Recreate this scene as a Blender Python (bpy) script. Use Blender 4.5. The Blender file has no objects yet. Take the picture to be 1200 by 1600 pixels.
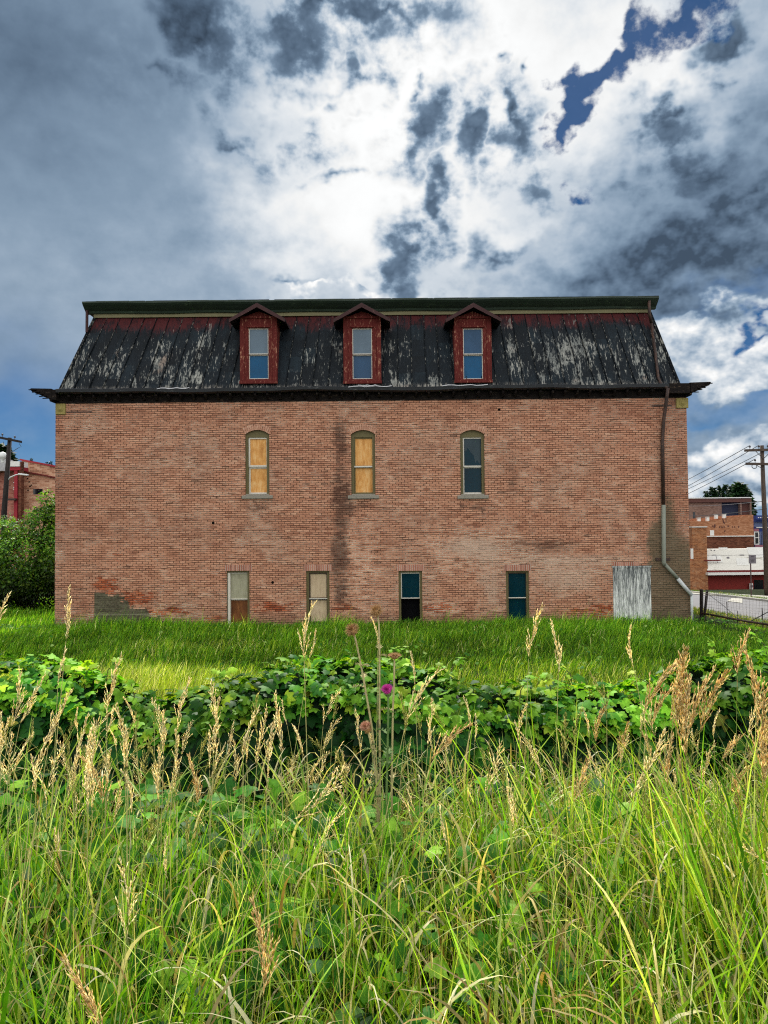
import bpy, bmesh, math, random
import numpy as np
from mathutils import Vector, Matrix
R = math.radians
scene = bpy.context.scene
COL = scene.collection
rnd = random.Random(7)
rng = np.random.default_rng(11)

# ------------------------------------------------------------------ camera
F_PX = 1156.0                      # focal length in photo pixels (1200 x 1600)
EYE = 1.6
PITCH, ROLL = R(1.75), R(0.55)
cam_d = bpy.data.cameras.new('camera')
cam = bpy.data.objects.new('camera', cam_d)
COL.objects.link(cam)
cam_d.sensor_fit = 'VERTICAL'
cam_d.sensor_height = 36.0
cam_d.lens = 36.0 * F_PX / 1600.0
cam_d.clip_start = 0.05
cam_d.clip_end = 9000
M_CAM = Matrix.Translation((0, 0, EYE)) @ Matrix.Rotation(R(90) + PITCH, 4, 'X') @ Matrix.Rotation(-ROLL, 4, 'Z')
cam.matrix_world = M_CAM
scene.camera = cam
RC = M_CAM.to_3x3()

def ray(px, py):
    return RC @ Vector(((px - 600) / F_PX, -(py - 800) / F_PX, -1.0))

def at(px, py, Y):
    """world point that lies at distance Y in front of the camera along +Y"""
    d = ray(px, py)
    return Vector((0, 0, EYE)) + d * (Y / d.y)

scene.render.engine = 'CYCLES'
scene.view_settings.view_transform = 'Standard'
scene.view_settings.look = 'None'
scene.view_settings.exposure = 0
scene.view_settings.gamma = 1
cy = scene.cycles
cy.max_bounces = 5
cy.diffuse_bounces = 2
cy.glossy_bounces = 2
cy.transmission_bounces = 4
cy.transparent_max_bounces = 6
cy.use_denoising = False
cy.pixel_filter_type = 'BLACKMAN_HARRIS'
cy.filter_width = 1.15
cy.sample_clamp_indirect = 4.0
cy.use_adaptive_sampling = True
cy.adaptive_threshold = 0.012
cy.adaptive_min_samples = 12

# ------------------------------------------------------------------ node helpers
class NB:
    """small expression builder on a node tree"""
    def __init__(s, tree):
        s.t = tree
    def n(s, kind, **kw):
        nd = s.t.nodes.new(kind)
        for k, v in kw.items():
            setattr(nd, k, v)
        return nd
    def put(s, sock, v):
        if isinstance(v, X):
            v = v.s
        if isinstance(v, bpy.types.NodeSocket):
            s.t.links.new(v, sock)
        elif v is not None:
            if sock.type == 'RGBA' and not hasattr(v, '__len__'):
                v = (v, v, v, 1)
            if sock.type == 'RGBA' and len(v) == 3:
                v = (*v, 1)
            sock.default_value = v
    def math(s, op, *a, clamp=False):
        nd = s.n('ShaderNodeMath', operation=op, use_clamp=clamp)
        for i, v in enumerate(a):
            s.put(nd.inputs[i], v)
        return X(s, nd.outputs[0])
    def sep(s, v):
        nd = s.n('ShaderNodeSeparateXYZ'); s.put(nd.inputs[0], v)
        return [X(s, o) for o in nd.outputs]
    def comb(s, x, y, z):
        nd = s.n('ShaderNodeCombineXYZ')
        for i, v in enumerate((x, y, z)):
            s.put(nd.inputs[i], v)
        return nd.outputs[0]
    def noise(s, vec, scale, detail=4, rough=0.55, dist=0.0, lac=2.0, color=False, dim='3D'):
        nd = s.n('ShaderNodeTexNoise', noise_dimensions=dim)
        s.put(nd.inputs['Vector'], vec)
        nd.inputs['Scale'].default_value = scale
        nd.inputs['Detail'].default_value = detail
        nd.inputs['Roughness'].default_value = rough
        nd.inputs['Lacunarity'].default_value = lac
        nd.inputs['Distortion'].default_value = dist
        return nd.outputs['Color'] if color else X(s, nd.outputs[0])
    def white(s, vec):
        nd = s.n('ShaderNodeTexWhiteNoise', noise_dimensions='3D'); s.put(nd.inputs['Vector'], vec)
        return X(s, nd.outputs['Value'])
    def vor(s, vec, scale, feature='F1', rand=1.0):
        nd = s.n('ShaderNodeTexVoronoi', feature=feature)
        s.put(nd.inputs['Vector'], vec); nd.inputs['Scale'].default_value = scale
        nd.inputs['Randomness'].default_value = rand
        return X(s, nd.outputs[0])
    def vmath(s, op, a, b):
        nd = s.n('ShaderNodeVectorMath', operation=op); s.put(nd.inputs[0], a); s.put(nd.inputs[1], b)
        return nd.outputs[0]
    def scale(s, v, x, y, z):
        nd = s.n('ShaderNodeVectorMath', operation='MULTIPLY'); s.put(nd.inputs[0], v); nd.inputs[1].default_value = (x, y, z)
        return nd.outputs[0]
    def smooth(s, v, lo, hi):
        nd = s.n('ShaderNodeMapRange', interpolation_type='SMOOTHSTEP')
        s.put(nd.inputs[0], v)
        s.put(nd.inputs[1], lo); s.put(nd.inputs[2], hi)
        return X(s, nd.outputs[0])
    def lin(s, v, lo, hi, a=0.0, b=1.0):
        nd = s.n('ShaderNodeMapRange')
        s.put(nd.inputs[0], v)
        for i, q in enumerate((lo, hi, a, b)):
            s.put(nd.inputs[i + 1], q)
        return X(s, nd.outputs[0])
    def mix(s, f, a, b, mode='MIX'):
        nd = s.n('ShaderNodeMix', data_type='RGBA', blend_type=mode)
        s.put(nd.inputs[0], f); s.put(nd.inputs[6], a); s.put(nd.inputs[7], b)
        return nd.outputs[2]
    def ramp(s, f, stops, interp='LINEAR'):
        nd = s.n('ShaderNodeValToRGB'); cr = nd.color_ramp; cr.interpolation = interp
        while len(cr.elements) < len(stops):
            cr.elements.new(0.5)
        for e, (p, c) in zip(cr.elements, stops):
            e.position = p; e.color = (*c, 1) if len(c) == 3 else c
        s.put(nd.inputs[0], f)
        return nd.outputs[0]

class X:
    def __init__(s, nb, sock): s.nb, s.s = nb, sock
    def __add__(s, o): return s.nb.math('ADD', s, o)
    __radd__ = __add__
    def __sub__(s, o): return s.nb.math('SUBTRACT', s, o)
    def __rsub__(s, o): return s.nb.math('SUBTRACT', o, s)
    def __mul__(s, o): return s.nb.math('MULTIPLY', s, o)
    __rmul__ = __mul__
    def __truediv__(s, o): return s.nb.math('DIVIDE', s, o)
    def __rtruediv__(s, o): return s.nb.math('DIVIDE', o, s)
    def clamp(s): return s.nb.math('ADD', s, 0.0, clamp=True)
    def mx(s, o): return s.nb.math('MAXIMUM', s, o)
    def mn(s, o): return s.nb.math('MINIMUM', s, o)

def srgb(r, g, b):
    f = lambda c: (c / 255) / 12.92 if c / 255 <= 0.04045 else ((c / 255 + 0.055) / 1.055) ** 2.4
    return (f(r), f(g), f(b))
# ------------------------------------------------------------------ sky and sun
SUN_EL, SUN_AZ = R(50), R(-3)          # azimuth from +Y towards +X
world = bpy.data.worlds.new('World')
scene.world = world
world.use_nodes = True
wt = world.node_tree
wt.nodes.clear()
W = NB(wt)
tc = W.n('ShaderNodeTexCoord')
D = tc.outputs['Generated']
dx, dy, dz = W.sep(D)
az = W.math('ARCTAN2', dx, dy)
el = W.math('ARCSINE', dz)
def AE(px, py):
    d = ray(px, py).normalized()
    return math.atan2(d.x, d.y), math.asin(d.z)

AEV = W.comb(az + 2.3, el * 1.35 + 1.7, 0.0)
wn1 = W.noise(AEV, 5.0, 3, 0.6, color=True, dim='2D')
wx, wy, wz = W.sep(wn1)
wn2 = W.noise(AEV, 19.0, 3, 0.6, color=True, dim='2D')
vx, vy, vz = W.sep(wn2)
# two levels of warped coordinates: soft and ragged
a1 = az + (wx - 0.5) * 0.16
e1 = el + (wy - 0.5) * 0.13
a2 = a1 + (vx - 0.5) * 0.075
e2 = e1 + (vy - 0.5) * 0.07

V_RAG, V_SOFT = W.comb(a2, e2, 0.0), W.comb(a1, e1, 0.0)
def blob(px, py, rx, ry, rot=0.0, rag=True):
    """soft round patch of cloud about a direction; radii in photo pixels"""
    a0, e0 = AE(px, py)
    mp = W.n('ShaderNodeMapping', vector_type='TEXTURE')
    W.put(mp.inputs['Vector'], V_RAG if rag else V_SOFT)
    mp.inputs['Location'].default_value = (a0, e0, 0)
    mp.inputs['Rotation'].default_value = (0, 0, rot)
    mp.inputs['Scale'].default_value = (rx * 2.3 / 1156, ry * 2.3 / 1156, 1)
    g = W.n('ShaderNodeTexGradient', gradient_type='QUADRATIC_SPHERE')
    W.t.links.new(mp.outputs[0], g.inputs[0])
    return X(W, g.outputs['Fac'])

def total(lst, op='ADD'):
    t = None
    for amp, *b in lst:
        x = blob(*b) * (amp * 1.12)
        t = x if t is None else W.math(op, t, x)
    return t

cv = AEV
f_big = W.noise(cv, 3.2, 4, 0.58, dim='2D')
f_mid = W.noise(cv, 8.0, 5, 0.6, dim='2D')
f_fin = W.noise(cv, 20.0, 5, 0.64, dim='2D')
# the same clouds a step nearer the sun: gives lit and shaded flanks
off = W.vmath('ADD', cv, (0.0, 0.018, 0.0))
f_mid2 = W.noise(off, 8.0, 4, 0.6, dim='2D')
relief = f_mid - f_mid2

# broad brightness of the cloud deck
lum = 0.19 + total([
    (1.35, 625, 150, 165, 170, 0.1, True),
    (0.50, 700, 40, 230, 90, 0.0, True),
    (0.50, 900, 110, 150, 100, 0.4, True),
    (0.65, 540, 350, 130, 80, 0.0, True),
    (0.50, 1040, 130, 110, 50, 0.3, True),
    (0.34, 730, 250, 220, 130, 0.0, False),
    (0.05, 200, 400, 240, 130, 0.0, False),
    (-0.10, 40, 110, 260, 200, 0.0, False),
    (-0.11, 960, 430, 260, 60, 0.1, True),
    (-0.10, 1130, 330, 170, 80, 0.3, True),
])
lum = lum + ((f_big - 0.5) * 0.25 + (f_mid - 0.5) * 0.50 + (f_fin - 0.5) * 0.22) * W.lin(lum, 0.16, 0.55, 0.09, 1.5) + relief * W.lin(az, -0.3, 0.1, 0.05, 0.35)
lum = lum.mx(0.04)
lum = 1.03 - W.math('EXPONENT', lum * -2.3) * 1.03
# dark cloudlets in front of the glow
dm = total([
    (0.95, 310, 30, 90, 60, -0.5), (1.0, 450, 40, 100, 48, 0.1), (1.0, 590, 25, 110, 48, -0.2), (0.8, 520, -5, 160, 40, 0.0), (0.7, 240, 120, 100, 40, -0.3),
    (0.7, 390, 215, 85, 36, -0.5), (0.62, 490, 205, 50, 36, -0.3), (0.55, 520, 270, 50, 18, 0.0),
    (1.0, 655, 222, 62, 44, 0.3), (0.9, 745, 225, 28, 60, 0.1), (1.0, 812, 210, 40, 74, 0.1), (0.75, 865, 280, 45, 40, -0.4),
    (0.95, 688, 318, 34, 36, 0.0), (0.9, 662, 388, 48, 44, -0.3), (0.5, 780, 395, 80, 26, 0.2),
    (0.7, 550, 110, 34, 26, 0.0), (0.62, 770, 80, 16, 22, 0.0), (0.62, 635, 158, 22, 16, 0.0), (0.62, 838, 100, 14, 20, 0.0),
    (0.85, 1145, 55, 50, 28, 0.4), (0.8, 1050, 200, 60, 32, -0.2), (0.85, 1130, 250, 100, 50, -0.2), (0.65, 1000, 300, 70, 40, 0.3), (0.62, 1120, 130, 24, 26, 0.0),
    (0.5, 470, 445, 75, 12, 0.0),
], 'MAXIMUM')
dfield = dm * 1.5 + ((f_mid - 0.5) * 1.9 + (f_fin - 0.5) * 1.35 + relief * 1.2) * W.lin(dm, 0.05, 0.5, 0.0, 1.0)
dmask = W.smooth(dfield, 0.08, 1.15)
dark_l = W.lin(dfield, 0.35, 1.35, 0.32, 0.085) + (f_fin - 0.5) * 0.12 + relief * 0.5
lum = lum * (1.0 - dmask * 0.93) + dark_l.mx(0.03) * dmask * 0.93
# right-hand bank and low cumulus
cum = total([
    (0.95, 1110, 525, 85, 42, 0.0), (0.8, 1180, 560, 60, 26, 0.0), (0.55, 1040, 500, 30, 22, 0.0), (0.75, 1190, 470, 30, 22, 0.0),
    (0.8, 1110, 745, 60, 45, 0.1), (0.6, 1150, 690, 60, 22, 0.3), (0.6, 1190, 760, 40, 26, 0.0), (0.6, 600, 455, 60, 20, 0.0), (0.5, 500, 455, 55, 14, 0.0),
])
cmask = W.smooth(cum + (f_mid - 0.5) * 0.7 + (f_fin - 0.5) * 0.45, 0.25, 0.5)
cl = 0.50 + (f_fin - 0.5) * 0.75 + relief * 3.0 + cum * 0.22
lum = lum * (1.0 - cmask * 0.85) + cl.mx(0.1) * cmask * 0.85
# unseen sky behind the camera: cloud brightened to light the shaded facade
back = W.smooth(dy, 0.25, -0.35)
bl = 1.55 + (f_big - 0.5) * 1.6 + (f_mid - 0.5) * 0.8
lum = lum * (1.0 - back) + bl.mx(0.2) * back
# tint: shaded cloud is slate blue, lit cloud is near white
tint = W.ramp(lum, [(0.0, (0.60, 0.94, 1.48)), (0.12, (0.63, 0.97, 1.46)), (0.32, (0.72, 1.00, 1.34)), (0.6, (0.89, 1.01, 1.14)), (0.9, (1.0, 1.01, 1.01))])
lc = W.n('ShaderNodeCombineColor')
for i in range(3):
    W.put(lc.inputs[i], lum)
cloud = W.mix(1.0, lc.outputs[0], tint, 'MULTIPLY')
# blue openings
hole = total([
    (1.0, 1045, 35, 110, 30, 0.5), (1.0, 930, 115, 70, 18, 1.05), (0.7, 900, 190, 18, 45, 0.2), (0.75, 938, 290, 26, 18, 0.3), (0.9, 1168, 490, 26, 16, 0.0),
    (0.4, 1135, 10, 40, 20, 0.3),
])
hmask = W.smooth(hole * 1.15 + ((f_mid - 0.5) * 1.5 + (f_fin - 0.5) * 1.9) * W.lin(hole, 0.02, 0.25, 0.0, 1.0), 0.22, 1.0)
low_l = total([(1.15, -30, 640, 190, 110, 0.0, False), (0.8, 60, 740, 120, 60, 0.0, False)])
low_r = total([(0.75, 1120, 450, 100, 24, 0.2, True), (0.9, 1100, 640, 90, 34, 0.0, True), (0.7, 1180, 600, 70, 24, 0, True), (0.9, 1180, 790, 80, 22, 0, False)])
lmask = W.smooth(low_l + low_r + (f_mid - 0.5) * 0.5, 0.1, 1.3) * (1.0 - cmask)
sky = W.n('ShaderNodeTexSky', sky_type='NISHITA')
sky.sun_disc = False
sky.sun_elevation = SUN_EL
sky.sun_rotation = SUN_AZ
sky.altitude = 1600
sky.air_density = 1.0; sky.dust_density = 0.3; sky.ozone_density = 2.0
SKY_STR = 0.1
skyc = W.mix(1.0, sky.outputs[0], (0.0, 0.23, 0.42, 1), 'MULTIPLY')
skyc_low = W.mix(1.0, sky.outputs[0], (0.11, 0.34, 0.56, 1), 'MULTIPLY')
cloud10 = W.mix(1.0, cloud, (1 / SKY_STR,) * 3 + (1,), 'MULTIPLY')
skyc = W.mix(W.smooth(f_fin * 0.6 + f_mid * 0.4, 0.42, 0.66) * 0.22, skyc, skyc_low)
c1 = W.mix(hmask * 0.94, cloud10, skyc)
c2 = W.mix(lmask * W.lin(f_mid * 0.6 + f_big * 0.4, 0.35, 0.65, 0.9, 0.6), c1, skyc_low)
bg = W.n('ShaderNodeBackground')
W.put(bg.inputs['Color'], c2)
bg.inputs['Strength'].default_value = SKY_STR
wo = W.n('ShaderNodeOutputWorld')
wt.links.new(bg.outputs[0], wo.inputs['Surface'])
world.cycles.sampling_method = 'MANUAL'
world.cycles.sample_map_resolution = 512

sun_d = bpy.data.lights.new('sun', 'SUN')
sun_d.energy = 5.0
sun_d.angle = R(5)
sun_d.color = (1.0, 0.95, 0.86)
sun = bpy.data.objects.new('sun', sun_d)
COL.objects.link(sun)
sdir = Vector((math.sin(SUN_AZ) * math.cos(SUN_EL), math.cos(SUN_AZ) * math.cos(SUN_EL), math.sin(SUN_EL)))
sun.rotation_euler = (-sdir).to_track_quat('-Z', 'Y').to_euler()
# ------------------------------------------------------------------ objects and meshes
def tag(o, label=None, cat=None, group=None, kind=None):
    if label: o['label'] = label
    if cat: o['category'] = cat
    if group: o['group'] = group
    if kind: o['kind'] = kind
    return o

def empty(name, loc, label, cat, group=None):
    o = bpy.data.objects.new(name, None)
    o.location = loc
    o.empty_display_size = 0.2
    COL.objects.link(o)
    return tag(o, label, cat, group)

def root_of(o):
    while o.parent is not None:
        o = o.parent
    return o

class MB:
    """collects world-space shapes for one mesh object"""
    def __init__(s):
        s.v, s.f, s.mi = [], [], []
    def add(s, vs, fs, m=0):
        n = len(s.v)
        s.v += [tuple(q) for q in vs]
        s.f += [tuple(i + n for i in f) for f in fs]
        s.mi += [m] * len(fs)
        return s
    def quad(s, a, b, c, d, m=0): return s.add([a, b, c, d], [(0, 1, 2, 3)], m)
    def poly(s, pts, m=0): return s.add(pts, [tuple(range(len(pts)))], m)
    def box(s, x0, x1, y0, y1, z0, z1, m=0):
        v = [(x, y, z) for x in (x0, x1) for y in (y0, y1) for z in (z0, z1)]
        return s.add(v, [(0, 1, 3, 2), (4, 6, 7, 5), (0, 4, 5, 1), (2, 3, 7, 6), (0, 2, 6, 4), (1, 5, 7, 3)], m)
    def obox(s, c, ax, ay, az, m=0):
        """box by centre and three half-axis vectors"""
        c, ax, ay, az = map(Vector, (c, ax, ay, az))
        v = [c + ax * i + ay * j + az * k for i in (-1, 1) for j in (-1, 1) for k in (-1, 1)]
        return s.add(v, [(0, 1, 3, 2), (4, 6, 7, 5), (0, 4, 5, 1), (2, 3, 7, 6), (0, 2, 6, 4), (1, 5, 7, 3)], m)
    def prism_y(s, prof, y0, y1, m=0):
        """profile [(x,z)...] counter-clockwise seen from -Y, extruded along Y"""
        n = len(prof)
        v = [(x, y0, z) for x, z in prof] + [(x, y1, z) for x, z in prof]
        f = [tuple(range(n)), tuple(range(2 * n - 1, n - 1, -1))] + [(i, i + n, (i + 1) % n + n, (i + 1) % n) for i in range(n)]
        return s.add(v, f, m)
    def prism_x(s, prof, x0, x1, m=0):
        """profile [(y,z)...] extruded along X"""
        n = len(prof)
        v = [(x0, y, z) for y, z in prof] + [(x1, y, z) for y, z in prof]
        f = [tuple(range(n - 1, -1, -1)), tuple(range(n, 2 * n))] + [(i, (i + 1) % n, (i + 1) % n + n, i + n) for i in range(n)]
        return s.add(v, f, m)
    def tube(s, pts, rad, n=8, m=0, cap=True):
        pts = [Vector(p) for p in pts]
        if not hasattr(rad, '__len__'):
            rad = [rad] * len(pts)
        base = len(s.v)
        up = Vector((0.31, 0.17, 0.93))
        for i, p in enumerate(pts):
            d = (pts[min(i + 1, len(pts) - 1)] - pts[max(i - 1, 0)]).normalized()
            a = d.cross(up)
            if a.length < 1e-3: a = d.cross(Vector((1, 0, 0)))
            a.normalize(); b = d.cross(a)
            for k in range(n):
                t = 2 * math.pi * k / n
                s.v.append(tuple(p + (a * math.cos(t) + b * math.sin(t)) * rad[i]))
        for i in range(len(pts) - 1):
            for k in range(n):
                k2 = (k + 1) % n
                s.f.append((base + i * n + k, base + i * n + k2, base + (i + 1) * n + k2, base + (i + 1) * n + k)); s.mi.append(m)
        if cap:
            s.f.append(tuple(base + k for k in range(n))[::-1]); s.mi.append(m)
            s.f.append(tuple(base + (len(pts) - 1) * n + k for k in range(n))); s.mi.append(m)
        return s
    def lathe(s, c, prof, n=12, axis=None, m=0):
        """prof [(r, h)...] round axis from point c"""
        c = Vector(c); axis = Vector(axis or (0, 0, 1)).normalized()
        a = axis.cross(Vector((0.3, 0.9, 0.1))).normalized(); b = axis.cross(a)
        base = len(s.v)
        for r, h in prof:
            for k in range(n):
                t = 2 * math.pi * k / n
                s.v.append(tuple(c + axis * h + (a * math.cos(t) + b * math.sin(t)) * r))
        for i in range(len(prof) - 1):
            for k in range(n):
                k2 = (k + 1) % n
                s.f.append((base + i * n + k, base + i * n + k2, base + (i + 1) * n + k2, base + (i + 1) * n + k)); s.mi.append(m)
        return s
    def build(s, name, mat, parent=None, smooth=False, bevel=0.0):
        me = bpy.data.meshes.new(name)
        off = Vector((0, 0, 0))
        if parent is not None:
            off = root_of(parent).location
        me.from_pydata([(x - off.x, y - off.y, z - off.z) for x, y, z in s.v], [], s.f)
        mats = mat if isinstance(mat, (list, tuple)) else [mat]
        for q in mats: me.materials.append(q)
        if len(mats) > 1: me.polygons.foreach_set('material_index', s.mi)
        if smooth: me.polygons.foreach_set('use_smooth', [True] * len(me.polygons))
        bm = bmesh.new(); bm.from_mesh(me)
        bmesh.ops.recalc_face_normals(bm, faces=bm.faces)
        bm.to_mesh(me); bm.free()
        me.update()
        o = bpy.data.objects.new(name, me)
        COL.objects.link(o)
        if parent is not None: o.parent = parent
        if bevel:
            md = o.modifiers.new('bevel', 'BEVEL'); md.width = bevel; md.segments = 1; md.limit_method = 'ANGLE'
        return o

def arr_mesh(name, verts, faces, mat, colors=None, smooth=False):
    """mesh datablock from numpy arrays; faces (n,3) or (n,4); colors per vertex"""
    me = bpy.data.meshes.new(name)
    nv, (nf, k) = len(verts), faces.shape
    me.vertices.add(nv); me.vertices.foreach_set('co', np.ascontiguousarray(verts, np.float32).ravel())
    me.loops.add(nf * k); me.loops.foreach_set('vertex_index', np.ascontiguousarray(faces, np.int32).ravel())
    me.polygons.add(nf)
    me.polygons.foreach_set('loop_start', np.arange(0, nf * k, k, dtype=np.int32))
    if smooth: me.polygons.foreach_set('use_smooth', np.ones(nf, bool))
    me.update(calc_edges=True)
    if colors is not None:
        at_ = me.color_attributes.new('tint', 'FLOAT_COLOR', 'POINT')
        c = np.ones((nv, 4), np.float32); c[:, :3] = colors
        at_.data.foreach_set('color', c.ravel())
    me.materials.append(mat)
    return me

def link(name, me, parent=None, loc=None):
    o = bpy.data.objects.new(name, me)
    COL.objects.link(o)
    if parent is not None: o.parent = parent
    if loc is not None: o.location = loc
    return o

# ------------------------------------------------------------------ materials
MATS = {}
def new_mat(name):
    m = bpy.data.materials.new(name); m.use_nodes = True
    m.node_tree.nodes.clear()
    nb = NB(m.node_tree)
    MATS[name] = m
    return m, nb

def finish(nb, color, rough=0.8, bump=None, bump_d=0.01, metal=0.0, spec=0.5, trans=None, trans_col=None, normal_strength=1.0):
    p = nb.n('ShaderNodeBsdfPrincipled')
    nb.put(p.inputs['Base Color'], color)
    nb.put(p.inputs['Roughness'], rough)
    nb.put(p.inputs['Metallic'], metal)
    p.inputs['Specular IOR Level'].default_value = spec
    if bump is not None:
        b = nb.n('ShaderNodeBump'); nb.put(b.inputs['Height'], bump)
        b.inputs['Distance'].default_value = bump_d; b.inputs['Strength'].default_value = normal_strength
        nb.t.links.new(b.outputs[0], p.inputs['Normal'])
    out = nb.n('ShaderNodeOutputMaterial')
    sh = p.outputs[0]
    if trans:
        t = nb.n('ShaderNodeBsdfTranslucent'); nb.put(t.inputs[0], trans_col if trans_col is not None else color)
        mx = nb.n('ShaderNodeMixShader'); mx.inputs[0].default_value = trans
        nb.t.links.new(sh, mx.inputs[1]); nb.t.links.new(t.outputs[0], mx.inputs[2])
        sh = mx.outputs[0]
    nb.t.links.new(sh, out.inputs['Surface'])

def pos(nb): return nb.n('ShaderNodeNewGeometry').outputs['Position']
def objc(nb): return nb.n('ShaderNodeTexCoord').outputs['Object']

def simple(name, c, var=0.25, scale=8.0, rough=0.8, stretch=(1, 1, 1), c2=None, lo=0.45, hi=0.62, bump=0.0, spec=0.4, metal=0.0):
    """weathered paint: base colour, mottled, with worn patches of c2"""
    m, nb = new_mat(name)
    v = nb.scale(pos(nb), *stretch)
    n1 = nb.noise(v, scale, 5, 0.6)
    n2 = nb.noise(v, scale * 3.7, 5, 0.65)
    k = nb.lin(n1 * 0.6 + n2 * 0.4, 0.3, 0.7, 1 - var, 1 + var)
    cc = nb.n('ShaderNodeCombineColor')
    for i in range(3): nb.put(cc.inputs[i], k * c[i])
    col = cc.outputs[0]
    if c2 is not None:
        col = nb.mix(nb.smooth(n2 * 0.6 + n1 * 0.4, lo, hi), col, c2)
    finish(nb, col, rough, n2 if bump else None, bump or 0.01, metal, spec)
    return m

def plain(name, c, rough=0.5, metal=0.0, spec=0.5):
    m, nb = new_mat(name); finish(nb, c, rough, None, 0, metal, spec); return m
WALL_Y = 25.7
def WP(px, py):
    p = at(px, py, WALL_Y); return p.x, p.z

def brick_nodes(nb, horiz, zed, h=0.0745, w=0.215, joint=0.015, wob=None):
    """running-bond bricks: returns random value per brick, second random, mortar mask"""
    row = nb.math('FLOOR', zed / h)
    fz = nb.math('FRACT', zed / h)
    u = horiz / w + nb.math('FRACT', row * 0.5) + nb.white(nb.comb(row, 3.1, 0.7)) * 0.12
    cid = nb.math('FLOOR', u)
    fu = nb.math('FRACT', u)
    r1 = nb.white(nb.comb(row, cid, 0.5)); r2 = nb.white(nb.comb(row, cid, 7.5))
    jz, ju = joint / h, joint / w
    ez = fz.mn(1.0 - fz); eu = fu.mn(1.0 - fu)
    m = (nb.smooth(ez, jz * 0.35, jz * 0.75)).mn(nb.smooth(eu, ju * 0.35, ju * 0.75))
    return row, r1, r2, 1.0 - m

def gauss(nb, x, z, cx, cz, rx, rz):
    p = (x - cx) / rx; q = (z - cz) / rz
    return nb.math('EXPONENT', (p * p + q * q) * -1.0)

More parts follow.
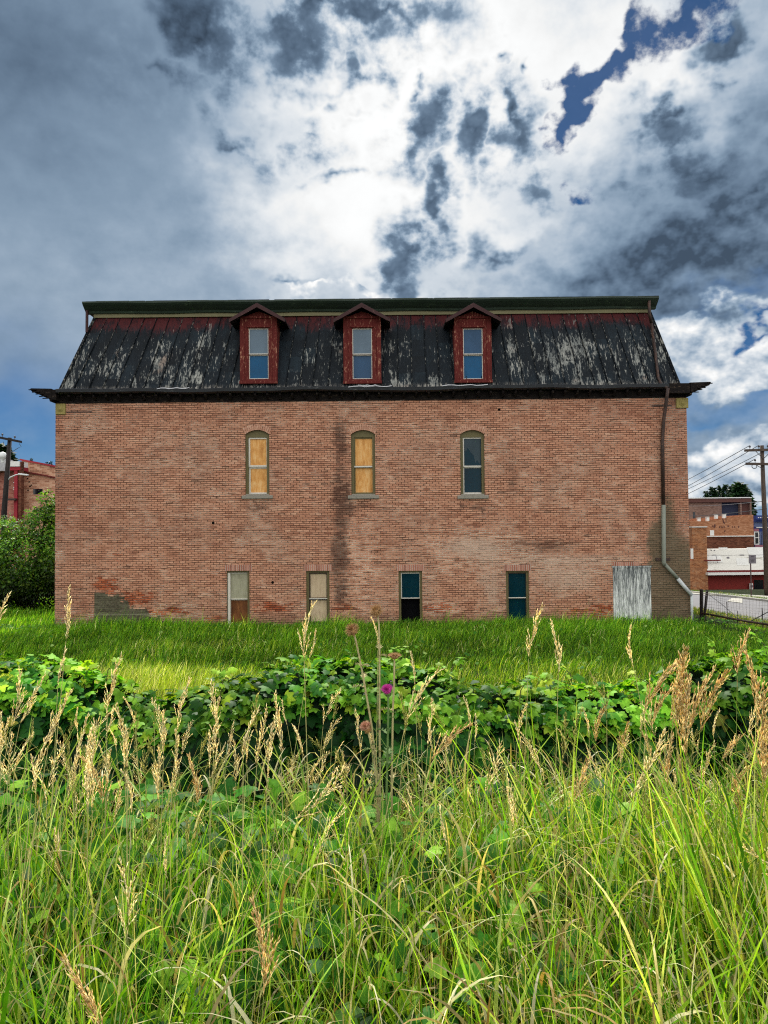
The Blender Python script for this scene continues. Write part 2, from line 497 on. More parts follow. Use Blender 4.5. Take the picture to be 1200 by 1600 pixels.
def make_facade():
    m, nb = new_mat('old_brick')
    P = pos(nb)
    x, y, z = nb.sep(P)
    hor = x + y                       # works on the side walls as well
    nlow = nb.noise(P, 0.55, 5, 0.6); nmid = nb.noise(P, 2.2, 5, 0.62)
    nhi = nb.noise(P, 14.0, 4, 0.6)
    nst = nb.noise(nb.scale(P, 0.9, 0.9, 7.0), 1.6, 5, 0.65)     # courses that weathered alike
    zz = z + (nb.noise(nb.scale(P, 0.6, 0.6, 0.6), 1.0, 2, 0.5) - 0.5) * 0.10
    row, r1, r2, mort = brick_nodes(nb, hor, zz)
    rrow = nb.white(nb.comb(row, 1.5, 9.5))
    t = r1 * 0.32 + nst * 0.62 + rrow * 0.18 + (nmid - 0.5) * 0.30 - 0.05
    brick = nb.ramp(t, [(0.0, srgb(86, 54, 44)), (0.2, srgb(142, 94, 74)), (0.42, srgb(181, 128, 102)), (0.62, srgb(199, 146, 118)), (0.82, srgb(214, 168, 140)), (1.0, srgb(228, 192, 166))])
    # big drifts of tone
    brick = nb.mix(nb.smooth(nlow, 0.42, 0.68) * 0.35, brick, srgb(150, 122, 104))
    # masks of wear
    G = lambda px, py, rx, rz: gauss(nb, xw, zw, *WP(px, py), rx, rz)
    xw = x + (nmid - 0.5) * 0.5 + (nhi - 0.5) * 0.12; zw = z + (nmid - 0.5) * 0.4 + (nhi - 0.5) * 0.15
    def total(lst):
        tt = None
        for amp, *b in lst:
            g = G(*b) * amp
            tt = g if tt is None else tt + g
        return tt
    streaky = nb.lin(nst * 0.6 + nmid * 0.4, 0.3, 0.7, 0.45, 1.35)
    rich = total([(0.8, 85, 760, 1.3, 1.6), (0.6, 1062, 760, 0.55, 2.5), (0.5, 120, 960, 1.6, 0.9), (0.5, 1000, 640, 1.5, 0.5)])
    brick = nb.mix((rich * streaky).clamp() * 0.6, brick, srgb(118, 66, 52))
    # raw orange brick where the face has spalled
    spall = total([(1.5, 215, 935, 0.55, 0.22), (1.4, 262, 955, 0.75, 0.16), (1.2, 165, 915, 0.5, 0.3), (0.9, 330, 970, 0.9, 0.15), (1.2, 425, 950, 0.75, 0.22), (0.8, 540, 950, 0.6, 0.2),
                   (0.9, 690, 948, 0.75, 0.2), (1.3, 938, 955, 0.4, 0.28), (0.7, 890, 955, 0.6, 0.16), (0.5, 185, 870, 0.3, 0.5)])
    smask = nb.smooth(spall * nb.lin(r2 * 0.5 + nhi * 0.5, 0.2, 0.75, 0.35, 1.3), 0.32, 0.75)
    brick = nb.mix(smask * 0.85, brick, nb.ramp(r1, [(0, srgb(120, 52, 28)), (0.5, srgb(166, 78, 44)), (1, srgb(190, 108, 72))]))
    # mortar
    mlight = nb.smooth(nmid * 0.6 + nlow * 0.5 + total([(0.35, 740, 850, 1.6, 0.5), (0.35, 850, 885, 2.6, 0.35), (0.4, 180, 975, 2.5, 0.4), (0.3, 560, 880, 0.8, 1.5), (0.3, 690, 950, 0.8, 0.3)]), 0.48, 0.78)
    mcol = nb.mix(mlight, srgb(98, 74, 63), srgb(220, 204, 184))
    gapn = nb.noise(nb.scale(P, 1.3, 1.3, 9.0), 1.7, 4, 0.6)
    gaps = nb.smooth(gapn + (rrow - 0.5) * 0.16, 0.49, 0.57)       # mortar lost: dark joints
    mcol = nb.mix(gaps * 0.9, mcol, srgb(48, 32, 28))
    col = nb.mix(mort * 0.9, brick, mcol)
    # dark joints spread into whole courses here and there
    col = nb.mix(nb.smooth(gapn + (r1 - 0.5) * 0.24 + (rrow - 0.5) * 0.1, 0.64, 0.76) * 0.65, col, srgb(66, 45, 38))
    # efflorescence
    eff = total([(1.2, 735, 855, 1.2, 0.4), (0.7, 860, 875, 2.2, 0.22), (1.1, 885, 905, 1.4, 0.6), (0.6, 760, 900, 0.5, 1.0), (0.55, 770, 930, 0.3, 0.8), (0.5, 985, 872, 1.2, 0.18), (0.5, 100, 935, 0.5, 0.5), (0.4, 400, 635, 1.6, 0.2), (0.35, 620, 640, 3.0, 0.16)])
    col = nb.mix(nb.smooth(eff * nb.lin(nhi, 0.3, 0.7, 0.5, 1.4), 0.25, 1.1) * 0.6, col, srgb(196, 170, 150))
    # soot and water stains
    soot = total([(1.3, 532, 690, 0.30, 0.8), (1.5, 533, 780, 0.38, 0.9), (1.4, 530, 870, 0.36, 0.9), (0.9, 535, 935, 0.3, 0.6), (0.6, 820, 852, 1.4, 0.28), (0.45, 880, 850, 1.0, 0.3), (0.6, 800, 750, 0.35, 1.2),
                  (0.5, 1040, 760, 0.25, 1.5), (0.4, 860, 920, 0.8, 0.8), (0.4, 140, 830, 1.3, 0.7), (0.45, 352, 638, 0.10, 0.5), (0.8, 568, 792, 0.6, 0.16), (0.8, 738, 792, 0.6, 0.16), (0.7, 402, 792, 0.6, 0.16), (0.5, 720, 800, 0.08, 0.4), (0.5, 757, 805, 0.08, 0.5), (0.5, 300, 840, 2.5, 0.25)])
    sm = nb.smooth(soot * nb.lin(r2 * 0.4 + nmid * 0.6, 0.25, 0.75, 0.5, 1.35), 0.2, 1.05)
    col = nb.mix(sm * 0.72, col, srgb(62, 46, 41))
    # algae under the broken downspout
    alg = total([(1.6, 1050, 935, 0.85, 0.95), (1.2, 1050, 880, 0.8, 1.2), (1.1, 1025, 850, 0.30, 0.9), (1.0, 1045, 800, 0.28, 0.9), (0.9, 1070, 900, 0.4, 1.2), (0.8, 1030, 960, 0.5, 0.5)])
    am = nb.smooth(alg * nb.lin(nst * 0.5 + nmid * 0.5, 0.3, 0.7, 0.45, 1.4), 0.3, 1.1)
    col = nb.mix(am * 0.78, col, nb.mix(nhi * 0.5 + nst * 0.5, srgb(50, 50, 38), srgb(112, 108, 86)))
    # old cement render left on the wall near the left corner
    x0, z0 = WP(147, 975); x1, zt = WP(150, 926)
    zr = x + (nhi - 0.5) * 0.5 + (nmid - 0.5) * 1.3 + (r1 - 0.5) * 0.35
    edge = nb.lin(zr, WP(172, 0)[0], WP(262, 0)[0], zt, WP(0, 979)[1])
    cem = nb.smooth(edge.mn(zt - (nmid - 0.5) * 0.1) - z, -0.03, 0.03) * nb.smooth(x + (nhi - 0.5) * 0.06, x0 - 0.03, x0 + 0.03)
    cem = cem * (1.0 - nb.smooth(x, WP(262, 0)[0], WP(268, 0)[0]))
    ccol = nb.mix(nb.smooth(nhi * 0.5 + nst * 0.5, 0.35, 0.65), srgb(58, 60, 48), srgb(98, 98, 80))
    ccol = nb.mix(nb.smooth(gauss(nb, x, z + (nhi - .5) * .05, WP(185, 0)[0], WP(0, 962)[1], 3.0, 0.05), 0.5, 0.9) * 0.6, ccol, srgb(128, 126, 108))
    col = nb.mix(cem * 0.93, col, ccol)
    # damp foot of the wall and dirt under the eaves
    foot = nb.smooth(z + (nmid - 0.5) * 0.6, -0.95, -1.6)
    col = nb.mix(foot * 0.55, col, srgb(78, 68, 56))
    # a hole or two
    for hx, hy in ((333, 817), (426, 910), (780, 640)):
        hole = nb.smooth(gauss(nb, x, z, *WP(hx, hy), 0.06, 0.06), 0.4, 0.6)
        col = nb.mix(hole, col, srgb(14, 10, 9))
    height = (1.0 - mort * (1.0 - cem)) * 0.7 + nhi * 0.35 + r1 * 0.35 - gaps * mort * 0.6
    finish(nb, col, 0.92, height, 0.016, spec=0.08)
    return m
M_BRICK = make_facade()

def make_soldier():
    m, nb = new_mat('soldier_brick')
    P = pos(nb); x, y, z = nb.sep(P)
    cid = nb.math('FLOOR', x / 0.0745); f = nb.math('FRACT', x / 0.0745)
    r1 = nb.white(nb.comb(cid, 2.0, 0.5)); n = nb.noise(P, 12, 4, 0.6)
    e = f.mn(1.0 - f)
    mort = 1.0 - nb.smooth(e, 0.06, 0.12)
    b = nb.ramp(r1 * 0.6 + n * 0.4, [(0, srgb(120, 74, 60)), (0.5, srgb(164, 108, 90)), (1, srgb(190, 142, 122))])
    finish(nb, nb.mix(mort, b, srgb(205, 186, 170)), 0.9, 1.0 - mort, 0.012, spec=0.2)
    return m
M_SOLDIER = make_soldier()
M_ARCH = simple('arch_brick', srgb(178, 132, 110), 0.3, 9.0, 0.9, (1, 1, 1), srgb(206, 178, 156), 0.5, 0.65, spec=0.1)

def make_roof_metal():
    m, nb = new_mat('peeling_roof_metal')
    P = pos(nb); x, y, z = nb.sep(P)
    v = nb.scale(P, 1.7, 0.6, 0.36)
    n1 = nb.noise(v, 5.0, 7, 0.68, 0.4); n2 = nb.noise(v, 17.0, 6, 0.7, 0.3)
    big = nb.noise(nb.scale(P, 1, 0.5, 0.6), 0.8, 4, 0.6); mid = nb.noise(nb.scale(P, 1, .5, 0.5), 2.4, 4, 0.6)
    xs = (x + 0.42) / (1.0 - (z - 6.68) / 2.95 * 0.07)
    pan = nb.math('FLOOR', xs / 0.5); pr = nb.white(nb.comb(pan, 4.0, 1.0))
    tile = nb.white(nb.comb(pan, nb.math('FLOOR', (z + pr * 0.5) / 0.62), 2.0))
    base = nb.ramp(n2 * 0.5 + mid * 0.5 + (tile - 0.5) * 0.2, [(0.25, srgb(5, 10, 15)), (0.5, srgb(12, 21, 28)), (0.75, srgb(28, 42, 50))])
    worn = n1 * 0.62 + n2 * 0.42 + (big - 0.5) * 0.36 + (pr - 0.5) * 0.09 + (tile - 0.5) * 0.06 - nb.smooth(z, 8.1, 9.5) * 0.10 + nb.smooth(x, 2.0, 9.0) * 0.045
    wm = nb.smooth(worn, 0.565, 0.635)
    wcol = nb.ramp(n2 * 0.6 + mid * 0.4, [(0.34, srgb(56, 64, 68)), (0.5, srgb(128, 130, 126)), (0.7, srgb(206, 202, 190))])
    wcol = nb.mix(nb.smooth(nb.noise(P, 1.7, 3, 0.5), 0.60, 0.74) * 0.45, wcol, srgb(146, 110, 88))
    col = nb.mix(wm * 0.85, base, wcol)
    # faint dusting of the remaining paint
    col = nb.mix(nb.smooth(n2, 0.55, 0.8) * 0.14, col, srgb(96, 102, 102))
    red = nb.smooth(z + (n1 - 0.5) * 1.3 + (n2 - 0.5) * 0.5 + (pr - 0.5) * 0.35, 8.95, 9.35)
    rcol = nb.mix(n2, srgb(52, 17, 20), srgb(96, 34, 34))
    col = nb.mix(red * nb.lin(wm, 0, 1, 0.85, 0.3) * nb.smooth(mid * 0.6 + n2 * 0.4, 0.34, 0.52), col, rcol)
    # horizontal laps
    lap = nb.math('FRACT', (z + pr * 0.5) / 0.62)
    col = nb.mix((1.0 - nb.smooth(lap, 0.0, 0.03)) * 0.5, col, srgb(16, 17, 20))
    # pale flaking strip along the bottom
    low = nb.smooth(z, 6.95, 6.72) * nb.smooth(n2 * 0.5 + n1 * 0.5, 0.47, 0.58)
    col = nb.mix(low * 0.8, col, srgb(158, 152, 142))
    finish(nb, col, nb.lin(wm, 0, 1, 0.6, 0.85), n1 * 0.5 + n2 * 0.3 + lap * 0.15, 0.03, spec=0.16)
    return m
M_ROOF = make_roof_metal()
M_SEAM = simple('roof_seam', srgb(14, 19, 24), 0.4, 3.0, 0.8, (2, 2, 0.4), srgb(128, 126, 118), 0.52, 0.62, spec=0.08)
M_MAROON = simple('maroon_paint', srgb(92, 36, 33), 0.35, 5.0, 0.85, (2.6, 2.6, 0.4), srgb(180, 134, 108), 0.555, 0.63, spec=0.15)
M_MAROON_D = simple('dark_maroon_paint', srgb(54, 21, 22), 0.3, 5.0, 0.7, (1, 1, 1), srgb(120, 96, 80), 0.60, 0.68)  # darker maroon for the bargeboards and corner pipe
M_DORMER_ROOF = simple('dormer_roofing', srgb(26, 20, 22), 0.35, 6.0, 0.7, (1, 1, 1), srgb(96, 70, 62), 0.55, 0.68)
M_GREEN_EAVE = simple('dark_green_paint', srgb(40, 54, 42), 0.3, 4.0, 0.6, (0.6, 1, 2), srgb(96, 108, 84), 0.58, 0.7)
M_CREAM_EAVE = simple('olive_cream_paint', srgb(118, 112, 80), 0.2, 4.0, 0.7, (0.5, 1, 2), srgb(92, 84, 60), 0.56, 0.7)
M_CORNICE = simple('rotten_cornice_wood', srgb(28, 24, 23), 0.45, 5.0, 0.9, (0.7, 0.7, 2), srgb(98, 82, 66), 0.55, 0.7, spec=0.1)
M_GUTTER = simple('dull_gutter_metal', srgb(34, 37, 42), 0.35, 3.0, 0.5, (0.5, 1, 2), srgb(128, 126, 124), 0.58, 0.7)
M_LEAD = simple('torn_flashing', srgb(170, 170, 172), 0.2, 6.0, 0.5)
M_BLOCK = simple('olive_block_paint', srgb(150, 136, 78), 0.25, 10.0, 0.8, (1, 1, 1), srgb(86, 72, 44), 0.52, 0.66)
M_OLIVE = simple('olive_frame_paint', srgb(100, 92, 58), 0.3, 9.0, 0.7, (2, 2, 0.5), srgb(74, 58, 38), 0.5, 0.64)
M_OLIVE_D = simple('brown_frame_paint', srgb(66, 52, 38), 0.3, 9.0, 0.7, (2, 2, 0.5))
M_SASH = simple('white_sash_paint', srgb(206, 200, 188), 0.18, 12.0, 0.6, (2, 2, 0.6), srgb(132, 116, 98), 0.56, 0.66)
M_SILL = simple('grey_stone_sill', srgb(142, 136, 124), 0.25, 12.0, 0.9, (1, 1, 2), srgb(84, 82, 74), 0.5, 0.64)
def make_ply(name, a, b, c, seed):
    m, nb = new_mat(name)
    P = nb.vmath('ADD', pos(nb), (seed, 0, seed * 2))
    g = nb.noise(nb.scale(P, 5.5, 1, 0.9), 2.6, 6, 0.65, 0.8); s = nb.noise(P, 3.0, 4, 0.6)
    col = nb.ramp(g * 0.6 + s * 0.4, [(0.3, a), (0.5, b), (0.7, c)])
    finish(nb, col, 0.75, None, spec=0.3)
    return m
M_PLY = make_ply('weathered_plywood', srgb(160, 98, 42), srgb(212, 154, 86), srgb(236, 198, 140), 0.0)
M_PLY2 = make_ply('brown_board', srgb(74, 40, 18), srgb(112, 66, 32), srgb(140, 92, 50), 3.0)
M_PAPER = make_ply('beige_board', srgb(158, 136, 108), srgb(188, 166, 136), srgb(204, 184, 154), 5.0)
M_GREYB = make_ply('grey_green_blind', srgb(124, 120, 98), srgb(154, 150, 126), srgb(172, 168, 146), 8.0)
def make_greydoor():
    m, nb = new_mat('flaking_white_board')
    P = pos(nb); x, y, z = nb.sep(P)
    v = nb.scale(P, 5.5, 1, 0.55)
    a = nb.noise(v, 3.2, 7, 0.7, 0.5); b = nb.noise(v, 11.0, 6, 0.7, 0.3)
    t = a * 0.6 + b * 0.5 - nb.smooth(z, -1.4, 0.4) * 0.07
    col = nb.ramp(t, [(0.36, srgb(52, 56, 58)), (0.46, srgb(112, 116, 116)), (0.53, srgb(176, 178, 174)), (0.62, srgb(232, 234, 230))])
    finish(nb, col, 0.85, b, 0.01, spec=0.3)
    return m
M_DOOR = make_greydoor()
def glass(name, c, rough=0.06, spec=0.5, film=None):
    m, nb = new_mat(name)
    P = pos(nb); n = nb.noise(nb.scale(P, 1, 1, 0.6), 2.2, 4, 0.6)
    col = nb.mix(n, tuple(q * 0.65 for q in c), tuple(q * 1.35 for q in c))
    finish(nb, col, nb.lin(n, 0.3, 0.7, rough, rough + 0.12), None, spec=spec)
    return m
M_GLASS_DARK = glass('dark_teal_glass', srgb(6, 42, 54), 0.05, 0.14)
M_GLASS_GREY = glass('dusty_grey_glass', srgb(96, 112, 126), 0.12, 0.14)
M_GLASS_BLUE = glass('blue_tinted_glass', srgb(22, 78, 116), 0.1, 0.14)
M_GLASS_SLATE = glass('slate_glass', srgb(52, 78, 106), 0.1, 0.12)
M_SHARD = glass('torn_curtain', srgb(58, 70, 76), 0.4, 0.1)
M_PIPE_D = simple('rusty_brown_pipe', srgb(52, 36, 30), 0.35, 7.0, 0.6, (1, 1, .5), srgb(92, 62, 46), 0.5, 0.65)
M_PIPE_G = simple('grey_green_pipe', srgb(122, 126, 114), 0.2, 6.0, 0.6, (1, 1, .4), srgb(92, 90, 76), 0.54, 0.7)
M_PIPE_S = simple('galvanised_pipe', srgb(186, 190, 190), 0.15, 6.0, 0.4, (1, 1, 1))
M_BLACK = plain('painted_dark', (0.006, 0.006, 0.007), 0.95, spec=0.0)
# ------------------------------------------------------------------ the brick building
D = WALL_Y
XL, XR = -11.43, 10.59
Z0, ZE = -1.9, 6.30          # foot of the wall (below the grass), underside of the eaves
DEPTH = 15.0
bld = empty('brick_building', (-0.42, D, -1.6), 'large abandoned red brick building with a peeling dark mansard roof and three dormers', 'building')

ups = []
for cx in (402, 567.5, 738.3):
    x, _ = WP(cx, 725)
    ups.append(dict(x0=x - 0.42, x1=x + 0.42, z0=WP(cx, 774)[1], zs=WP(cx, 678.5)[1], rise=0.15))
lows = []
for a, b in ((354, 390), (478.5, 515), (623, 660), (791, 827)):
    c = (a + b) / 2
    lows.append(dict(x0=WP(a, 935)[0], x1=WP(b, 935)[0], z0=-1.52 if a > 400 else -1.7, z1=WP(c, 892)[1]))
lows[0]['z0'] = -1.6
dr = dict(x0=WP(958, 930)[0], x1=WP(1017.5, 930)[0], z0=-1.75, z1=WP(988, 885.5)[1])

def arch_pts(o, n=9, inset=0.0):
    """segmental arch points, left to right"""
    x0, x1 = o['x0'] + inset, o['x1'] - inset
    hw = (x1 - x0) / 2; r = o['rise']; rad = (hw * hw + r * r) / (2 * r); cx = (x0 + x1) / 2; cz = o['zs'] + r - rad
    out = []
    a0 = math.asin(hw / rad)
    for i in range(n + 1):
        a = -a0 + 2 * a0 * i / n
        out.append((cx + rad * math.sin(a), cz + rad * math.cos(a)))
    return out

def build_wall():
    mb = MB()
    ops = [(o['x0'], o['x1'], o['z0'], o['zs'] + o['rise'], o) for o in ups] + [(o['x0'], o['x1'], o['z0'], o['z1'], o) for o in lows + [dr]]
    xs = sorted({XL, XR, *[q for o in ops for q in o[:2]]}); zs = sorted({Z0, ZE, *[q for o in ops for q in o[2:4]]})
    for i in range(len(xs) - 1):
        for j in range(len(zs) - 1):
            mx, mz = (xs[i] + xs[i + 1]) / 2, (zs[j] + zs[j + 1]) / 2
            if any(o[0] < mx < o[1] and o[2] < mz < o[3] for o in ops): continue
            mb.quad((xs[i], D, zs[j]), (xs[i + 1], D, zs[j]), (xs[i + 1], D, zs[j + 1]), (xs[i], D, zs[j + 1]))
    rv = 0.22
    for x0, x1, z0, z1, o in ops:
        if 'rise' in o:
            ap = arch_pts(o); zs_ = o['zs']
            for (xa, za), (xb, zb) in zip(ap, ap[1:]):
                mb.quad((xa, D, za), (xb, D, zb), (xb, D, z1 + 1e-4), (xa, D, z1 + 1e-4))
                mb.quad((xa, D, za), (xa, D + rv, za), (xb, D + rv, zb), (xb, D, zb))
            zt = zs_
        else:
            zt = z1
            mb.quad((x0, D, z1), (x1, D, z1), (x1, D + rv, z1), (x0, D + rv, z1))
        mb.quad((x0, D, z0), (x0, D, zt), (x0, D + rv, zt), (x0, D + rv, z0))
        mb.quad((x1, D, z0), (x1, D + rv, z0), (x1, D + rv, zt), (x1, D, zt))
        mb.quad((x0, D, z0), (x0, D + rv, z0), (x1, D + rv, z0), (x1, D, z0))
    Y1 = D + DEPTH
    mb.quad((XL, D, Z0), (XL, D, ZE), (XL, Y1, ZE), (XL, Y1, Z0))
    mb.quad((XR, D, Z0), (XR, Y1, Z0), (XR, Y1, ZE), (XR, D, ZE))
    mb.quad((XL, Y1, Z0), (XL, Y1, ZE), (XR, Y1, ZE), (XR, Y1, Z0))
    me_o = mb.build('wall', M_BRICK, bld)
    return me_o
wall = build_wall()

# --- mansard roof
RB, RT = 6.66, 9.66
BX0, BX1 = XL + 0.10, XR - 0.20
TX0, TX1 = -10.42, 9.72
YB, YT = D + 0.02, D + 1.0
mb = MB()
NS = 44
for i in range(NS):
    for j in range(6):
        def P_(u, v):
            t = v
            x = (BX0 + (BX1 - BX0) * u) * (1 - t) + (TX0 + (TX1 - TX0) * u) * t
            return (x, YB + (YT - YB) * t + 0.012 * math.sin(u * 50 + v * 3), RB + (RT - RB) * t)
        mb.quad(P_(i / NS, j / 6), P_((i + 1) / NS, j / 6), P_((i + 1) / NS, (j + 1) / 6), P_(i / NS, (j + 1) / 6))
Y1 = D + DEPTH
mb.quad((BX0, YB, RB), (TX0, YT, RT), (TX0, Y1 - 1, RT), (BX0, Y1, RB))
mb.quad((BX1, YB, RB), (BX1, Y1, RB), (TX1, Y1 - 1, RT), (TX1, YT, RT))
mb.quad((BX0, Y1, RB), (TX0, Y1 - 1, RT), (TX1, Y1 - 1, RT), (BX1, Y1, RB))
mb.quad((TX0, YT, RT), (TX1, YT, RT), (TX1, Y1 - 1, RT), (TX0, Y1 - 1, RT))
roof = mb.build('roof', M_ROOF, bld)
# standing seams
mb = MB()
for i in range(1, NS):
    u = i / NS + rnd.uniform(-0.0016, 0.0016)
    a = Vector((BX0 + (BX1 - BX0) * u, YB - 0.012, RB + 0.02)); b = Vector((TX0 + (TX1 - TX0) * u, YT - 0.012, RT - 0.06))
    m_ = a.lerp(b, 0.5) + Vector((rnd.uniform(-.015, .015), -0.01, 0))
    for p, q in ((a, m_), (m_, b)):
        d = (q - p)
        mb.obox((p + q) / 2, d / 2, Vector((0.011, 0, 0)), Vector((0, -0.022, 0.007)))
for (xa, xb) in ((BX0, TX0), (BX1, TX1)):
    a = Vector((xa, YB - 0.01, RB)); b = Vector((xb, YT - 0.01, RT))
    mb.obox((a + b) / 2, (b - a) / 2, Vector((0.045, 0, 0)), Vector((0, -0.03, 0.01)))
mb.build('roof_seam', M_SEAM, roof)

# --- upper eave: cream board below, dark green crown moulding above, running round three sides
EX0, EX1 = at(128, 478, D + 0.5).x, at(1030, 467, D + 0.5).x
mb = MB()
mb.box(TX0 - 0.04, TX1 + 0.04, YT - 0.10, YT - 0.02, 9.56, 9.70)
mb.build('eave_board', M_CREAM_EAVE, roof)
prof = [(YT - 0.02, 9.69), (YT - 0.16, 9.69), (YT - 0.20, 9.76), (YT - 0.30, 9.82), (YT - 0.44, 9.92), (YT - 0.50, 9.98), (YT - 0.50, 10.03), (YT - 0.02, 10.06)]
mb = MB()
NX = 40
for i in range(NX):
    xa, xb = EX0 + (EX1 - EX0) * i / NX, EX0 + (EX1 - EX0) * (i + 1) / NX
    da, db = 0.012 * math.sin(i * 0.9), 0.012 * math.sin((i + 1) * 0.9)
    n = len(prof)
    # taper the moulding back at the two ends (mitred corners)
    for k in range(n - 1):
        (ya, za), (yb, zb) = prof[k], prof[k + 1]
        mb.quad((xa, ya, za + da), (xb, ya, za + db), (xb, yb, zb + db), (xa, yb, zb + da))
for xe, s_ in ((EX0, -1), (EX1, 1)):
    mb.poly([(xe, y, z) for y, z in prof])
eave = mb.build('eave', M_GREEN_EAVE, roof)
mb = MB()
mb.box(EX0 + 0.02, EX1 - 0.02, YT - 0.02, Y1 - 0.6, 9.75, 10.05)
mb.build('roof_deck', M_GREEN_EAVE, roof)
# ragged metal edge on top
mb = MB()
for i in range(60):
    x = EX0 + (EX1 - EX0) * (i + rnd.random()) / 60
    w = rnd.uniform(0.3, 0.9)
    mb.box(x, min(x + w, EX1), YT - 0.49, YT - 0.40, 10.035, 10.035 + rnd.uniform(0.004, 0.016))
EDGE = mb; o = mb.build('edge_flashing', M_GUTTER, roof); o['kind'] = 'stuff'
for px, s_ in ((409.5, 1.0), (440, 0.75)):
    p = at(px, 472, D + 2.0)
    mb = MB(); mb.lathe((p.x, p.y, 10.0), [(0.0, 0.0), (0.10 * s_, 0.0), (0.10 * s_, 0.36), (0.17 * s_, 0.36), (0.17 * s_, 0.46), (0.0, 0.5)], 10)
    mb.build('roof_vent', M_GUTTER, roof)
# little posts under the ends of the upper eave
pl = at(135.5, 490, D + 0.75)
mb = MB(); mb.tube([(pl.x, D + 0.78, 9.80), (pl.x + 0.01, D + 0.74, 8.98)], 0.05, 8); mb.build('corner_pipe', M_MAROON_D, roof)

# --- main cornice along the eaves
mb = MB(); mb.box(XL + 0.02, XR - 0.02, D - 0.02, D + 0.12, ZE - 0.02, RB); mb.build('fascia', M_CORNICE, bld)
mb = MB()
N = 60
sag = lambda u: 0.02 * math.sin(u * 19) + 0.014 * math.sin(u * 47 + 1) - 0.025 * math.exp(-((u - 0.56) / 0.03) ** 2)
prof = [(D + 0.02, 6.56), (D - 0.24, 6.56), (D - 0.34, 6.60), (D - 0.36, 6.70), (D - 0.33, 6.72), (D - 0.30, 6.66), (D + 0.02, 6.70)]
gx0, gx1 = XL + 0.15, XR - 0.72
for i in range(N):
    u, v = i / N, (i + 1) / N
    xa, xb = gx0 + (gx1 - gx0) * u, gx0 + (gx1 - gx0) * v
    for (ya, za), (yb, zb) in zip(prof, prof[1:]):
        mb.quad((xa, ya, za + sag(u)), (xb, ya, za + sag(v)), (xb, yb, zb + sag(v)), (xa, yb, zb + sag(u)))
mb.poly([(gx0, y, z) for y, z in prof]); mb.poly([(gx1, y, z) for y, z in prof])
gut = mb.build('gutter', M_GUTTER, bld)
for px0, px1, dz in ((545, 612, 0.0), (560, 590, 0.03), (690, 760, 0.01), (250, 300, 0.0)):
    a, b = WP(px0, 612)[0], WP(px1, 612)[0]
    pts = [(a + (b - a) * i / 8, D - 0.375 - 0.01 * (i % 2), 6.695 + dz + 0.018 * math.sin(i * 1.9 + px0)) for i in range(9)]
    mb = MB()
    for p, q in zip(pts, pts[1:]):
        mb.quad((p[0], p[1], p[2]), (q[0], q[1], q[2]), (q[0], q[1] + 0.02, q[2] + 0.03), (p[0], p[1] + 0.02, p[2] + 0.03))
    mb.build('torn_flashing', M_LEAD, gut)
for i in range(50):
    x = XL + 0.55 + i * 0.43
    if x > XR - 0.75: break
    mb = MB()
    h = rnd.uniform(0.15, 0.2)
    mb.prism_x([(D - 0.02, ZE + 0.24), (D - 0.24, ZE + 0.24), (D - 0.24, ZE + 0.17), (D - 0.10, ZE + 0.24 - h), (D - 0.02, ZE + 0.22 - h)], x - 0.035, x + 0.035)
    mb.build('bracket', M_CORNICE, bld)

# --- returns of the street cornices, seen in profile at both ends
def cornice_end(s):
    X_ = XL if s < 0 else XR
    prof = [(0, 6.30), (0.05, 6.30), (0.07, 6.38), (0.16, 6.42), (0.20, 6.47), (0.33, 6.49), (0.40, 6.56), (0.52, 6.58), (0.66, 6.64), (0.74, 6.72), (0.70, 6.76), (0.0, 6.74)]
    mb = MB(); mb.prism_y([(X_ + s * a, z) for a, z in prof], D - 0.34, D + DEPTH + 0.3)
    mb.build('cornice', M_CORNICE, bld)
    # broken plank ends
    mb = MB()
    for k in range(5):
        z = 6.40 + 0.075 * k
        a0 = 0.05 + 0.12 * k
        mb.obox((X_ + s * (a0 + 0.10), D - 0.37, z), (0.13, 0, 0.012 * (k % 2)), (0, 0.025, 0), (0, 0, 0.012))
    mb.build('cornice_plank', M_CORNICE, bld)
    mb = MB(); mb.box(X_ - 0.02 if s < 0 else X_ - 0.74, X_ + 0.74 if s < 0 else X_ + 0.02, D - 0.34, D - 0.02, 6.38, 6.72)
    if s < 0: mb = MB(); mb.box(X_ - 0.02, X_ + 0.15, D - 0.33, D - 0.02, 6.36, 6.71)
    mb.build('cornice_return', M_CORNICE, bld)
    x0, z0 = WP(87.5 if s < 0 else 1056, 648 if s < 0 else 638); x1, z1 = WP(103 if s < 0 else 1074.5, 631 if s < 0 else 622)
    mb = MB(); mb.box(x0, x1, D - 0.06, D + 0.02, z0, z1)
    b = mb.build('corner_block', M_BLOCK, bld, bevel=0.012)
    mb = MB(); mb.lathe(((x0 + x1) / 2, D - 0.06, (z0 + z1) / 2), [(0.0, 0.035), (0.05, 0.03), (0.055, 0.012), (0.10, 0.02), (0.115, 0.0)], 16, (0, -1, 0))
    mb.build('rosette', M_BLOCK, b, smooth=True)
cornice_end(-1); cornice_end(1)
# iron ties below the eaves
for a, b in ((104, 144), (1018, 1050)):
    x0, z0 = WP(a, 644 if a < 500 else 634); x1, _ = WP(b, 644)
    mb = MB(); mb.box(x0, x1, D - 0.012, D + 0.01, z0 - 0.02, z0 + 0.02); mb.build('iron_tie', M_PIPE_D, bld)

# --- windows
def frame_rect(mb, x0, x1, z0, z1, w, y0, y1, wb=None, wt_=None):
    wb = w if wb is None else wb; wt_ = w if wt_ is None else wt_
    mb.box(x0, x0 + w, y0, y1, z0, z1); mb.box(x1 - w, x1, y0, y1, z0, z1)
    mb.box(x0 + w, x1 - w, y0, y1, z0, z0 + wb); mb.box(x0 + w, x1 - w, y0, y1, z1 - wt_, z1)

